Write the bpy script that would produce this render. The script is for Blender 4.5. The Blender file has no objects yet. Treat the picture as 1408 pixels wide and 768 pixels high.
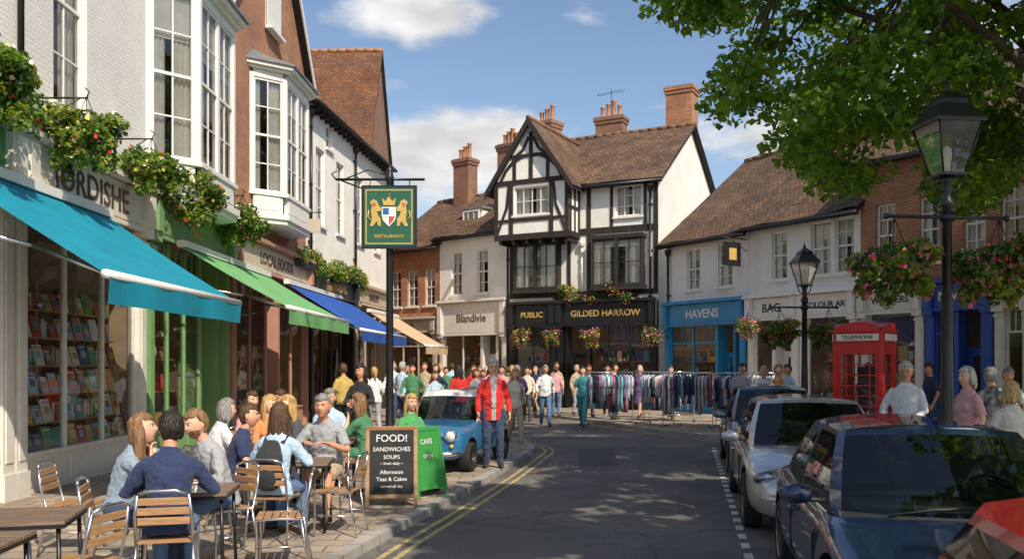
import bpy, bmesh, math, random, traceback
import numpy as np
from mathutils import Vector, Matrix, noise
R=random.Random(11); NR=np.random.default_rng(5)
V=Vector; pi=math.pi
SC=bpy.context.scene; COL=SC.collection
ERR=[]
ZOOM=None
# ------------------------------------------------------------ materials
MC={}
def _nt(name):
    m=bpy.data.materials.new(name); m.use_nodes=True
    nt=m.node_tree; b=nt.nodes['Principled BSDF']; return m,nt,b
def N(nt,t,**k):
    n=nt.nodes.new(t)
    for a,v in k.items():
        if a.startswith('i_'): n.inputs[a[2:].replace('_',' ')].default_value=v
        else: setattr(n,a,v)
    return n
def c4(c): return (c[0],c[1],c[2],1)
def mul(c,k): return tuple(min(1,x*k) for x in c)
def M(name,c=None,rough=.6,metal=0,var=.12,sc=3,bump=0,bsc=40,coat=0,spec=.5,stretch=None,sheen=0,sss=0):
    if name in MC: return MC[name]
    m,nt,b=_nt(name); L=nt.links.new
    tc=N(nt,'ShaderNodeTexCoord'); vec=tc.outputs['Object']
    if stretch:
        mp=N(nt,'ShaderNodeMapping'); mp.inputs['Scale'].default_value=stretch; L(vec,mp.inputs[0]); vec=mp.outputs[0]
    n1=N(nt,'ShaderNodeTexNoise',i_Scale=sc,i_Detail=3.0,i_Roughness=.6); L(vec,n1.inputs['Vector'])
    mr=N(nt,'ShaderNodeMapRange',i_From_Min=.3,i_From_Max=.7); L(n1.outputs['Fac'],mr.inputs['Value'])
    mx=N(nt,'ShaderNodeMix',data_type='RGBA'); mx.inputs[6].default_value=c4(mul(c,1-var)); mx.inputs[7].default_value=c4(mul(c,1+var))
    L(mr.outputs[0],mx.inputs[0]); L(mx.outputs[2],b.inputs['Base Color'])
    b.inputs['Roughness'].default_value=rough; b.inputs['Metallic'].default_value=metal
    b.inputs['Coat Weight'].default_value=coat; b.inputs['Coat Roughness'].default_value=.03
    b.inputs['Specular IOR Level'].default_value=spec; b.inputs['Sheen Weight'].default_value=sheen
    if bump:
        n2=N(nt,'ShaderNodeTexNoise',i_Scale=bsc,i_Detail=2.0); L(vec,n2.inputs['Vector'])
        bp=N(nt,'ShaderNodeBump',i_Strength=bump,i_Distance=.02); L(n2.outputs['Fac'],bp.inputs['Height']); L(bp.outputs[0],b.inputs['Normal'])
    MC[name]=m; return m
def brickM(name,c1,c2,mort,bw=.225,rh=.075,ms=.01,axes='XYZ',bump=.5,rough=.85,dirt=.25,zs=1.0,off=.5):
    if name in MC: return MC[name]
    m,nt,b=_nt(name); L=nt.links.new
    tc=N(nt,'ShaderNodeTexCoord'); sp=N(nt,'ShaderNodeSeparateXYZ'); L(tc.outputs['Object'],sp.inputs[0])
    cb=N(nt,'ShaderNodeCombineXYZ')
    if axes=='XYZ':
        ad=N(nt,'ShaderNodeMath',operation='ADD'); L(sp.outputs[0],ad.inputs[0]); L(sp.outputs[1],ad.inputs[1]); L(ad.outputs[0],cb.inputs[0]); v=sp.outputs[2]
    elif axes=='X': L(sp.outputs[0],cb.inputs[0]); v=sp.outputs[2]
    elif axes=='Y': L(sp.outputs[1],cb.inputs[0]); v=sp.outputs[2]
    else: L(sp.outputs[0],cb.inputs[0]); v=sp.outputs[1]
    mm=N(nt,'ShaderNodeMath',operation='MULTIPLY'); mm.inputs[1].default_value=zs; L(v,mm.inputs[0]); L(mm.outputs[0],cb.inputs[1])
    nw=N(nt,'ShaderNodeTexNoise',i_Scale=1.3,i_Detail=1.0); L(tc.outputs['Object'],nw.inputs['Vector'])
    vm=N(nt,'ShaderNodeVectorMath',operation='MULTIPLY_ADD'); vm.inputs[1].default_value=(.05,.03,0); L(nw.outputs['Color'],vm.inputs[0]); L(cb.outputs[0],vm.inputs[2])
    bt=N(nt,'ShaderNodeTexBrick'); bt.offset=off
    for k,x in (('Color1',c4(c1)),('Color2',c4(c2)),('Mortar',c4(mort)),('Scale',1.0),('Mortar Size',ms),('Brick Width',bw),('Row Height',rh),('Mortar Smooth',.2)): bt.inputs[k].default_value=x
    L(vm.outputs[0],bt.inputs['Vector'])
    n1=N(nt,'ShaderNodeTexNoise',i_Scale=.9,i_Detail=5.0,i_Roughness=.7); L(tc.outputs['Object'],n1.inputs['Vector'])
    mr=N(nt,'ShaderNodeMapRange',i_From_Min=.35,i_From_Max=.7,i_To_Min=1-dirt,i_To_Max=1.0+dirt*.4); L(n1.outputs['Fac'],mr.inputs['Value'])
    vs=N(nt,'ShaderNodeVectorMath',operation='SCALE'); L(bt.outputs['Color'],vs.inputs[0]); L(mr.outputs[0],vs.inputs['Scale']); L(vs.outputs[0],b.inputs['Base Color'])
    b.inputs['Roughness'].default_value=rough
    n2=N(nt,'ShaderNodeTexNoise',i_Scale=25.0,i_Detail=2.0); L(tc.outputs['Object'],n2.inputs['Vector'])
    sb=N(nt,'ShaderNodeMath',operation='SUBTRACT'); L(n2.outputs['Fac'],sb.inputs[0]); L(bt.outputs['Fac'],sb.inputs[1])
    bp=N(nt,'ShaderNodeBump',i_Strength=bump,i_Distance=.015); L(sb.outputs[0],bp.inputs['Height']); L(bp.outputs[0],b.inputs['Normal'])
    MC[name]=m; return m
def glassM(name='window_glass',tint=(.75,.8,.8),lo=.10,rough=.02,hi=.95):
    if name in MC: return MC[name]
    m,nt,b=_nt(name); L=nt.links.new; nt.nodes.remove(b); out=nt.nodes['Material Output']
    tr=N(nt,'ShaderNodeBsdfTransparent'); tr.inputs[0].default_value=c4(tint)
    gl=N(nt,'ShaderNodeBsdfGlossy'); gl.inputs['Roughness'].default_value=rough
    lw=N(nt,'ShaderNodeLayerWeight'); lw.inputs[0].default_value=.3
    mr=N(nt,'ShaderNodeMapRange',i_To_Min=lo,i_To_Max=hi); L(lw.outputs['Fresnel'],mr.inputs['Value'])
    tc=N(nt,'ShaderNodeTexCoord'); n2=N(nt,'ShaderNodeTexNoise',i_Scale=1.2,i_Detail=1.0); L(tc.outputs['Object'],n2.inputs['Vector'])
    bp=N(nt,'ShaderNodeBump',i_Strength=.12,i_Distance=.05); L(n2.outputs['Fac'],bp.inputs['Height']); L(bp.outputs[0],gl.inputs['Normal'])
    mx=N(nt,'ShaderNodeMixShader'); L(mr.outputs[0],mx.inputs[0]); L(tr.outputs[0],mx.inputs[1]); L(gl.outputs[0],mx.inputs[2]); L(mx.outputs[0],out.inputs[0])
    MC[name]=m; return m
def leafM(name,c,tr=.35):
    if name in MC: return MC[name]
    m,nt,b=_nt(name); L=nt.links.new; out=nt.nodes['Material Output']
    b.inputs['Base Color'].default_value=c4(c); b.inputs['Roughness'].default_value=.5
    t=N(nt,'ShaderNodeBsdfTranslucent'); t.inputs[0].default_value=c4((min(1,c[0]*2.3),min(1,c[1]*2.1),c[2]*.8))
    mx=N(nt,'ShaderNodeMixShader'); mx.inputs[0].default_value=tr; L(b.outputs[0],mx.inputs[1]); L(t.outputs[0],mx.inputs[2]); L(mx.outputs[0],out.inputs[0])
    MC[name]=m; return m
def asphaltM():
    m,nt,b=_nt('asphalt'); L=nt.links.new
    tc=N(nt,'ShaderNodeTexCoord'); o=tc.outputs['Object']
    n1=N(nt,'ShaderNodeTexNoise',i_Scale=.55,i_Detail=8.0,i_Roughness=.7); L(o,n1.inputs['Vector'])
    n2=N(nt,'ShaderNodeTexNoise',i_Scale=70.0,i_Detail=3.0); L(o,n2.inputs['Vector'])
    v=N(nt,'ShaderNodeTexVoronoi',feature='DISTANCE_TO_EDGE',i_Scale=.45); 
    vw=N(nt,'ShaderNodeVectorMath',operation='MULTIPLY_ADD'); n3=N(nt,'ShaderNodeTexNoise',i_Scale=2.0,i_Detail=5.0); L(o,n3.inputs['Vector']); vw.inputs[1].default_value=(.9,.9,0); L(n3.outputs['Color'],vw.inputs[0]); L(o,vw.inputs[2]); L(vw.outputs[0],v.inputs['Vector'])
    cr=N(nt,'ShaderNodeMapRange',i_From_Min=.0,i_From_Max=.012,i_To_Min=.6,i_To_Max=1.0); L(v.outputs['Distance'],cr.inputs['Value'])
    a=N(nt,'ShaderNodeMapRange',i_From_Min=.3,i_From_Max=.7,i_To_Min=.078,i_To_Max=.185); L(n1.outputs['Fac'],a.inputs['Value'])
    g=N(nt,'ShaderNodeMapRange',i_From_Min=.35,i_From_Max=.65,i_To_Min=.5,i_To_Max=1.55); L(n2.outputs['Fac'],g.inputs['Value'])
    m1=N(nt,'ShaderNodeMath',operation='MULTIPLY'); L(a.outputs[0],m1.inputs[0]); L(g.outputs[0],m1.inputs[1])
    m2=N(nt,'ShaderNodeMath',operation='MULTIPLY'); L(m1.outputs[0],m2.inputs[0]); L(cr.outputs[0],m2.inputs[1])
    cc=N(nt,'ShaderNodeCombineColor'); 
    for i,k in enumerate((1.09,1.0,.89)):
        q=N(nt,'ShaderNodeMath',operation='MULTIPLY'); q.inputs[1].default_value=k; L(m2.outputs[0],q.inputs[0]); L(q.outputs[0],cc.inputs[i])
    L(cc.outputs[0],b.inputs['Base Color']); b.inputs['Roughness'].default_value=.82
    bp=N(nt,'ShaderNodeBump',i_Strength=.5,i_Distance=.008); L(n2.outputs['Fac'],bp.inputs['Height']); L(bp.outputs[0],b.inputs['Normal'])
    MC['asphalt']=m; return m
ASPH=asphaltM()
GLASS=glassM(tint=(.88,.9,.9),lo=.06,hi=.75); SHOPGL=glassM('shop_glass',(.96,.96,.95),.02,hi=.7)
CARGL=glassM('car_glass',(.45,.52,.48),.05,hi=.8)
WBR=brickM('white_painted_brick',(.86,.84,.78),(.82,.80,.74),(.76,.74,.68),bump=.4,dirt=.12)
BRK=brickM('red_brick',(.52,.20,.08),(.37,.13,.055),(.42,.33,.24),dirt=.3)
BRK2=brickM('brown_brick',(.36,.15,.08),(.26,.105,.06),(.3,.24,.18),dirt=.3)
TX=brickM('roof_tiles_x',(.26,.145,.08),(.14,.08,.05),(.04,.03,.02),.19,.13,.014,'X',.9,.9,.45,1.35)
TY=brickM('roof_tiles_y',(.27,.15,.08),(.16,.09,.055),(.04,.03,.02),.19,.13,.014,'Y',.9,.9,.45,1.35)
TR=brickM('roof_tiles_red',(.30,.135,.06),(.19,.085,.045),(.04,.02,.015),.19,.13,.014,'X',.9,.9,.4,1.2)
PAVE=brickM('paving_blocks',(.48,.39,.29),(.35,.28,.21),(.17,.14,.11),.40,.28,.012,'XY',.5,.85,.38)
KERB=brickM('kerb_stone',(.44,.41,.36),(.38,.355,.32),(.14,.13,.12),.5,.9,.008,'Y',.4,.8,.35)
PLA=M('white_plaster',(.85,.82,.74),.85,var=.09,sc=1.2,bump=.25,bsc=9)
WG=M('white_gloss_paint',(.82,.80,.74),.4,var=.06,sc=6)
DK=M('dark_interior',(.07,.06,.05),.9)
BLK=M('black_paint',(.015,.015,.016),.35,var=.2,sc=8)
TIM=M('dark_timber',(.028,.022,.018),.75,var=.35,sc=6,bump=.4,bsc=30)
IRON=M('black_iron',(.012,.012,.013),.4,metal=.3)
LEAD=M('lead_flashing',(.2,.2,.21),.6,var=.2)
TERR=M('terracotta',(.42,.19,.09),.8,var=.2,sc=8)
RIDGE=M('ridge_tile',(.20,.105,.06),.85,var=.3)
ALU=M('aluminium',(.62,.62,.62),.3,metal=1,var=.1)
CHR=M('chrome',(.8,.8,.8),.12,metal=1,var=.03)
WOOD=M('slat_wood',(.40,.22,.10),.55,var=.3,sc=5,stretch=(1,8,8),bump=.2)
DWOOD=M('table_wood',(.20,.135,.09),.5,var=.35,sc=4,stretch=(1,9,9),bump=.25)
GOLD=M('gold_paint',(.65,.43,.12),.45,metal=.2)
RUB=M('tyre_rubber',(.018,.018,.018),.8)
YEL=M('yellow_road_paint',(.46,.35,.15),.8,var=.4,sc=9); WHP=M('white_road_paint',(.6,.6,.57),.75,var=.3,sc=9)
CURT=M('curtain_cloth',(.78,.73,.62),.9,var=.1)
INTW=M('shop_interior_wall',(.72,.55,.36),.9,var=.15); SHELF=M('shelf_wood',(.52,.32,.16),.6,var=.25)
PAL=[M('goods_'+n,c,.55,var=.1) for n,c in (('red',(.6,.08,.06)),('cream',(.85,.75,.55)),('teal',(.08,.42,.48)),('navy',(.06,.11,.34)),('ochre',(.72,.44,.1)),('white',(.85,.84,.8)),('green',(.16,.4,.13)),('pink',(.75,.38,.4)),('brown',(.36,.2,.1)),('sky',(.42,.62,.78)))]
LEAF=[leafM('leaf_mid',(.12,.23,.022),.42),leafM('leaf_light',(.19,.31,.035),.5),leafM('leaf_dark',(.06,.135,.018),.35)]
BLF=[leafM('basket_leaf_a',(.12,.21,.03)),leafM('basket_leaf_b',(.23,.29,.045)),leafM('basket_leaf_c',(.06,.12,.022),.25)]
FLW=[M('petal_pink',(.72,.10,.28),.6),M('petal_red',(.68,.03,.03),.6),M('petal_white',(.8,.78,.75),.6),M('petal_violet',(.3,.12,.5),.6),M('petal_yellow',(.8,.6,.06),.6)]
BARK=M('bark',(.075,.055,.04),.9,var=.35,sc=5,bump=.8,bsc=14)
# ------------------------------------------------------------ geometry builder
class G:
    def __init__(s): s.v=[];s.f=[];s.mi=[];s.mats=[];s.sm=[];s.M=Matrix()
    def ix(s,m):
        if m not in s.mats: s.mats.append(m)
        return s.mats.index(m)
    def add(s,vs,fs,mat,smooth=False):
        o=len(s.v); T=s.M
        s.v+=[tuple(T@V(p)) for p in vs]; s.f+=[tuple(i+o for i in f) for f in fs]
        k=s.ix(mat); s.mi+=[k]*len(fs); s.sm+=[smooth]*len(fs)
    def box(s,x0,y0,z0,x1,y1,z1,mat):
        vs=[(x,y,z) for z in (z0,z1) for y in (y0,y1) for x in (x0,x1)]
        s.add(vs,[(0,2,3,1),(4,5,7,6),(0,1,5,4),(2,6,7,3),(0,4,6,2),(1,3,7,5)],mat)
    def quad(s,a,b,c,d,mat): s.add([a,b,c,d],[(0,1,2,3)],mat)
    def prism(s,poly,z0,z1,mat):
        n=len(poly); s.add([(x,y,z0) for x,y in poly]+[(x,y,z1) for x,y in poly],[tuple(range(n))[::-1],tuple(range(n,2*n))]+[(i,(i+1)%n,n+(i+1)%n,n+i) for i in range(n)],mat)
    def flat(s,poly,y0,y1,mat):
        n=len(poly); s.add([(x,y0,z) for x,z in poly]+[(x,y1,z) for x,z in poly],[tuple(range(n)),tuple(range(n,2*n))[::-1]]+[(i,(i+1)%n,n+(i+1)%n,n+i) for i in range(n)],mat)
    def tube(s,pts,rad,mat,n=8,side=None,rnd=False,smooth=True):
        pts=[V(p) for p in pts]
        rad=[(r,r) if not isinstance(r,(tuple,list)) else r for r in (rad if isinstance(rad,(list,tuple)) else [rad]*len(pts))]
        if rnd:
            t=(pts[0]-pts[1]).normalized(); r=min(rad[0]); q=(pts[-1]-pts[-2]).normalized(); e=min(rad[-1])
            pts=[pts[0]+t*r*.85,pts[0]+t*r*.5]+pts+[pts[-1]+q*e*.5,pts[-1]+q*e*.85]
            sc=lambda a,k:(a[0]*k,a[1]*k)
            rad=[sc(rad[0],.42),sc(rad[0],.82)]+list(rad)+[sc(rad[-1],.82),sc(rad[-1],.42)]
        m=len(pts); vs=[]; prev=None
        for i,p in enumerate(pts):
            t=(pts[min(i+1,m-1)]-pts[max(i-1,0)]).normalized()
            sd=V(side) if side is not None else (prev if prev is not None else (V((1,0,0)) if abs(t.x)<.8 else V((0,1,0))))
            u=(sd-t*sd.dot(t))
            if u.length<1e-4: u=t.orthogonal()
            u.normalize(); prev=u; w=t.cross(u)
            for k in range(n):
                a=2*pi*k/n; vs.append(p+u*math.cos(a)*rad[i][0]+w*math.sin(a)*rad[i][1])
        fs=[(i*n+k,i*n+(k+1)%n,(i+1)*n+(k+1)%n,(i+1)*n+k) for i in range(m-1) for k in range(n)]
        fs+=[tuple(range(n))[::-1],tuple((m-1)*n+k for k in range(n))]
        s.add(vs,fs,mat,smooth)
    def cyl(s,a,b,r,mat,n=8,r2=None,smooth=True): s.tube([a,b],[r,r if r2 is None else r2],mat,n,smooth=smooth)
    def lathe(s,prof,mat,n=12,at=(0,0,0),smooth=True,rot=0):
        vs=[(at[0]+r*math.cos(2*pi*k/n+rot),at[1]+r*math.sin(2*pi*k/n+rot),at[2]+z) for r,z in prof for k in range(n)]
        m=len(prof); fs=[(i*n+k,i*n+(k+1)%n,(i+1)*n+(k+1)%n,(i+1)*n+k) for i in range(m-1) for k in range(n)]
        fs+=[tuple(range(n))[::-1],tuple((m-1)*n+k for k in range(n))]
        s.add(vs,fs,mat,smooth)
    def ball(s,c,r,mat,n=10,m=6):
        r=(r,r,r) if not isinstance(r,(tuple,list)) else r
        vs=[];fs=[]
        for i in range(m+1):
            th=pi*i/m
            for k in range(n):
                a=2*pi*k/n; st=max(math.sin(th),.02); vs.append((c[0]+r[0]*st*math.cos(a),c[1]+r[1]*st*math.sin(a),c[2]-r[2]*math.cos(th)))
        fs=[(i*n+k,i*n+(k+1)%n,(i+1)*n+(k+1)%n,(i+1)*n+k) for i in range(m) for k in range(n)]
        fs+=[tuple(range(n))[::-1],tuple(m*n+k for k in range(n))]
        s.add(vs,fs,mat,True)
    def patch(s,A,B,C,D,mat,nu,nv,amp=.02):
        A,B,C,D=map(V,(A,B,C,D)); vs=[]
        for j in range(nv+1):
            for i in range(nu+1):
                u=i/nu; v=j/nv; p=(A*(1-u)+B*u)*(1-v)+(D*(1-u)+C*u)*v
                p=p+V((0,0,amp*noise.noise(V((p.x*.55,p.y*.55+7,p.z*.3)))+amp*.35*noise.noise(p*2.3))); vs.append(p)
        s.add(vs,[(j*(nu+1)+i,j*(nu+1)+i+1,(j+1)*(nu+1)+i+1,(j+1)*(nu+1)+i) for j in range(nv) for i in range(nu)],mat)
    def mesh(s,name):
        me=bpy.data.meshes.new(name); me.from_pydata(s.v,[],s.f)
        for m in s.mats: me.materials.append(m)
        me.polygons.foreach_set('material_index',s.mi); me.polygons.foreach_set('use_smooth',s.sm); me.update(); return me
    def obj(s,name,parent=None):
        o=bpy.data.objects.new(name,s.mesh(name)); COL.objects.link(o)
        if parent: o.parent=parent
        return o
class A:
    def __init__(s,name,loc=(0,0,0),rot=0,scale=1):
        s.e=bpy.data.objects.new(name,None); COL.objects.link(s.e); s.e.location=loc if len(loc)==3 else (loc[0],loc[1],0); s.e.rotation_euler=(0,0,rot); s.e.scale=(scale,)*3
        s.e.empty_display_size=.3; s.parts={}; s.T=Matrix()
    def g(s,part):
        if part not in s.parts: s.parts[part]=G()
        g=s.parts[part]; g.M=s.T; return g
    def done(s,bev=(),bw=.008,sharp=None):
        for k,g in s.parts.items():
            if not g.v: continue
            o=g.obj(k,s.e)
            if sharp: o.data.set_sharp_from_angle(angle=math.radians(sharp))
            if k in bev:
                b=o.modifiers.new('b','BEVEL'); b.width=bw; b.segments=2; b.limit_method='ANGLE'
        return s.e
    def text(s,t,size,loc,mat,rot=(pi/2,0,0),ext=.006):
        cu=bpy.data.curves.new('lettering','FONT'); cu.body=t; cu.size=size; cu.align_x='CENTER'; cu.align_y='CENTER'; cu.extrude=ext; cu.resolution_u=3; cu.offset=size*.012
        o=bpy.data.objects.new('tmp',cu); COL.objects.link(o); dg=bpy.context.evaluated_depsgraph_get()
        me=bpy.data.meshes.new_from_object(o.evaluated_get(dg)); bpy.data.objects.remove(o)
        me.materials.clear(); me.materials.append(mat); o=bpy.data.objects.new('lettering',me); COL.objects.link(o); o.parent=s.e
        o.location=(s.T@V(loc)); o.rotation_euler=rot
def facerot(d): return math.atan2(d[0],-d[1])
def leafmesh(name,cent,rad,n,size,mats,parent=None,flowers=0,fmats=None,fsize=.04,droop=0):
    cent=np.array(cent,float); rad=np.array(rad,float)
    if rad.ndim==1: rad=np.repeat(rad[None,:],len(cent),0)
    vol=np.prod(rad,1)**(2/3); k=NR.choice(len(cent),n,p=vol/vol.sum())
    d=NR.normal(size=(n,3)); d/=np.linalg.norm(d,axis=1)[:,None]; rr=NR.random(n)**.45
    fl=NR.random(n)<flowers; rr[fl]=1.0
    p=cent[k]+d*rr[:,None]*rad[k]
    nm=d*.5+NR.normal(size=(n,3))*.55+np.array([0,0,.6]); nm/=np.linalg.norm(nm,axis=1)[:,None]
    a=np.cross(nm,NR.normal(size=(n,3))); a/=np.linalg.norm(a,axis=1)[:,None]; b=np.cross(nm,a)
    a[:,2]-=droop
    sz=size*(.6+.8*NR.random(n))
    sz[fl]=fsize*(.7+.6*NR.random(fl.sum())); 
    L=a*sz[:,None]*.5; W=b*sz[:,None]*np.where(fl,.5,.32)[:,None]; up=nm*sz[:,None]*.10
    vs=np.stack([p-L,p+W+up,p+L-up,p-W+up],1).reshape(-1,3)
    me=bpy.data.meshes.new(name); me.vertices.add(4*n); me.vertices.foreach_set('co',vs.ravel())
    me.loops.add(4*n); me.loops.foreach_set('vertex_index',np.arange(4*n)); me.polygons.add(n)
    me.polygons.foreach_set('loop_start',np.arange(0,4*n,4)); me.polygons.foreach_set('loop_total',np.full(n,4))
    nb=len(mats); ck=NR.integers(0,nb,len(cent)); mi=np.where(NR.random(n)<.55,ck[k],NR.integers(0,nb,n))
    for m in mats: me.materials.append(m)
    if flowers:
        for m in fmats: me.materials.append(m)
        mi=np.where(fl,nb+NR.integers(0,len(fmats),n),mi)
    me.polygons.foreach_set('material_index',mi.astype(np.int32)); me.update(calc_edges=True); me.validate()
    o=bpy.data.objects.new(name,me); COL.objects.link(o)
    if parent: o.parent=parent
    return o
# ------------------------------------------------------------ people
CT=bpy.data.textures.new('folds','CLOUDS'); CT.noise_scale=.075
def remesh(src,dst,mat,vox,disp=.0,sm=4,split=None):
    me=src.mesh('t'); o=bpy.data.objects.new('t',me); COL.objects.link(o)
    m=o.modifiers.new('r','REMESH'); m.mode='VOXEL'; m.voxel_size=vox
    q=o.modifiers.new('s','SMOOTH'); q.factor=.5; q.iterations=sm
    if disp:
        d=o.modifiers.new('d','DISPLACE'); d.texture=CT; d.strength=disp; d.mid_level=.5; d.texture_coords='LOCAL'
    dg=bpy.context.evaluated_depsgraph_get(); ev=o.evaluated_get(dg); em=ev.to_mesh()
    vs=[v.co.copy() for v in em.vertices]; fs=[tuple(p.vertices) for p in em.polygons]
    ev.to_mesh_clear(); bpy.data.objects.remove(o); bpy.data.meshes.remove(me)
    if split:
        fa=[];fb=[]
        for f in fs:
            c=sum((vs[i] for i in f),V())/len(f); (fa if split[0](c) else fb).append(f)
        dst.add(vs,fb,mat,True)
        o0=len(dst.v)-len(vs); k=dst.ix(split[1]); dst.f+=[tuple(i+o0 for i in f) for f in fa]; dst.mi+=[k]*len(fa); dst.sm+=[True]*len(fa)
    else: dst.add(vs,fs,mat,True)
def ik(a,b,l1,l2,pole):
    d=b-a; L=max(.08,min(d.length,(l1+l2)*.995)); n=d.normalized(); b=a+n*L
    x=(l1*l1-l2*l2+L*L)/(2*L); h=math.sqrt(max(l1*l1-x*x,0)); p=V(pole)-n*V(pole).dot(n); p.normalize()
    return a+n*x+p*h,b
LIP=M('lips',(.50,.17,.13),.5); EYW=M('eye_white',(.7,.68,.65),.3); EYD=M('iris',(.04,.03,.02),.2)
def skinM(k): return M('skin_%d'%k,[(.72,.37,.23),(.64,.30,.175),(.76,.43,.28),(.2,.1,.06)][k],.55,var=.12,sc=18,bump=.15,bsc=90)
def hairM(n):
    c={'brown':(.09,.045,.02),'dark':(.02,.014,.01),'blond':(.50,.31,.11),'grey':(.24,.225,.21),'white':(.46,.44,.40),'lbrown':(.24,.13,.055),'ginger':(.3,.1,.03)}[n]
    return M('hair_'+n,c,.5,var=.5,sc=34,stretch=(1,1,.12),bump=.9,bsc=70)
def head(g,c,Rm,sk,hm,style,fine,glasses=False,beard=False):
    nu,nv=(40,30) if fine else (24,18)
    T0=g.M.copy(); g.M=T0@Matrix.Translation(c)@Rm.to_4x4()@Matrix.Scale(1.05,4)
    P=[]
    for j in range(nv+1):
        th=pi*j/nv; dz=math.cos(th)
        for i in range(nu):
            ph=2*pi*i/nu; dx=math.sin(th)*math.sin(ph); dy=-math.sin(th)*math.cos(ph)
            x=.077*dx; y=.098*dy; z=.120*dz
            if dz<0: x*=1-.26*dz*dz; 
            if dz<-.1 and dy>0: y*=1-.5*min(1,-dz)
            if dy<0:
                y*=.94
                y-=.026*math.exp(-(x/.013)**2)*(math.exp(-((z+.018)/.016)**2)+.35*math.exp(-((z-.005)/.02)**2))
                y+=.013*math.exp(-((abs(x)-.031)/.017)**2-((z-.014)/.013)**2)
                y-=.007*math.exp(-((z-.036)/.01)**2)*math.exp(-(x/.05)**2)
                y-=.007*math.exp(-(x/.022)**2-((z+.056)/.01)**2); y+=.005*math.exp(-(x/.03)**2-((z+.074)/.008)**2)
                y-=.010*math.exp(-(x/.025)**2-((z+.098)/.016)**2)
                y-=.004*math.exp(-((abs(x)-.04)/.018)**2-((z+.02)/.02)**2)
            P.append((x,y,z))
    fs=[];lf=[]
    def hair(p):
        x,y,z=p
        if style=='bald': return (y>.0 and -.06<z<.05 )
        if y<-.02: return z>.066+(.05+y)*.25
        lim=-.005 if y<.03 else -.065
        if style in('long','bob'): lim-=.03
        return z>.070-(y+.02)*1.9 if y<.03 and z>lim else z>lim
    bf=[]
    for j in range(nv):
        for i in range(nu):
            f=(j*nu+i,(j+1)*nu+i,(j+1)*nu+(i+1)%nu,j*nu+(i+1)%nu); cx=sum(P[k][0] for k in f)/4; cy=sum(P[k][1] for k in f)/4; cz=sum(P[k][2] for k in f)/4
            if cy<-.06 and abs(cx)<.024 and abs(cz+.057)<.008: lf.append(f)
            elif beard and cy<.0 and cz<-.035 and not(abs(cx)<.02 and cz>-.045): bf.append(f)
            else: fs.append(f)
    o=len(g.v); g.add(P,fs,sk,True)
    for lst,mt in ((lf,LIP),(bf,hm)):
        k=g.ix(mt); g.f+=[tuple(q+o for q in f) for f in lst]; g.mi+=[k]*len(lst); g.sm+=[True]*len(lst)
    amp=.014 if style!='bald' else .004
    Q=[]
    for (x,y,z) in P:
        d=V((x,y,z)).normalized(); k=amp+(.010 if z>.05 else .003)*(style!='bald')+.009*noise.noise(V((x*34,y*34,z*14+c[0]*9)))
        if not hair((x,y,z)): k=-.012
        Q.append(V((x,max(y,-.092) if y<0 else y,z))+d*k)
    hfs=[f for j in range(nv) for i in range(nu) for f in [(j*nu+i,(j+1)*nu+i,(j+1)*nu+(i+1)%nu,j*nu+(i+1)%nu)] if sum(hair(P[k]) for k in f)>=1]
    g.add(Q,hfs,hm,True)
    if style in('long','bob','ponytail'):
        e=-.28 if style=='long' else -.13
        if style=='ponytail': g.tube([(0,.10,.02),(0,.15,.0),(0,.15,-.1),(0,.13,-.22)],[.02,.03,.028,.01],hm,8,rnd=True)
        else:
            for q in range(11):
                t=(q-5)/5*1.75; sx=math.sin(t); cy=math.cos(t); w=R.uniform(-.014,.014); w2=R.uniform(-.012,.012); ee=e*R.uniform(.8,1.1)
                bx,by=.072*sx,.012+.072*cy
                g.tube([(bx*.7,by*.8,.07),(bx*1.12,by*1.1+.004,.0),(bx*1.2+w2*.4,by*1.0+.01,-.07),(bx*1.25+w,by*.8+.03+w2,ee*.62),(bx*1.1+w*1.6,by*.7+.035+w2,ee)],[(.026,.018),(.030,.020),(.030,.020),(.026,.017),(.010,.008)],hm,8,side=(cy,-sx,0),rnd=True)
    if style=='bun': g.ball((0,.12,.06),.045,hm)
    if style in('short','bald','bun','ponytail'):
        for sx in (-1,1): g.tube([(sx*.074,.012,.022),(sx*.082,.02,.012),(sx*.08,.016,-.012),(sx*.072,.008,-.03)],[(.008,.012),(.008,.017),(.008,.014),(.006,.008)],sk,8,side=(1,0,0),rnd=True)
    for sx in (-1,1):
        g.ball((sx*.031,-.070,.013),(.0135,.012,.009),EYW,8,6); g.ball((sx*.031,-.0795,.013),(.0062,.0045,.0066),EYD,8,4)
        g.tube([(sx*.016,-.089,.030),(sx*.032,-.091,.035),(sx*.048,-.079,.031)],.0036,hm,5)
        if glasses:
            pts=[(sx*.032+.021*math.cos(a),-.098,.012+.017*math.sin(a)) for a in [2*pi*k/12 for k in range(13)]]
            g.tube(pts,.0018,BLK,4); g.tube([(sx*.053,-.097,.015),(sx*.082,.0,.015)],.0018,BLK,4)
    g.M=T0
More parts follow.
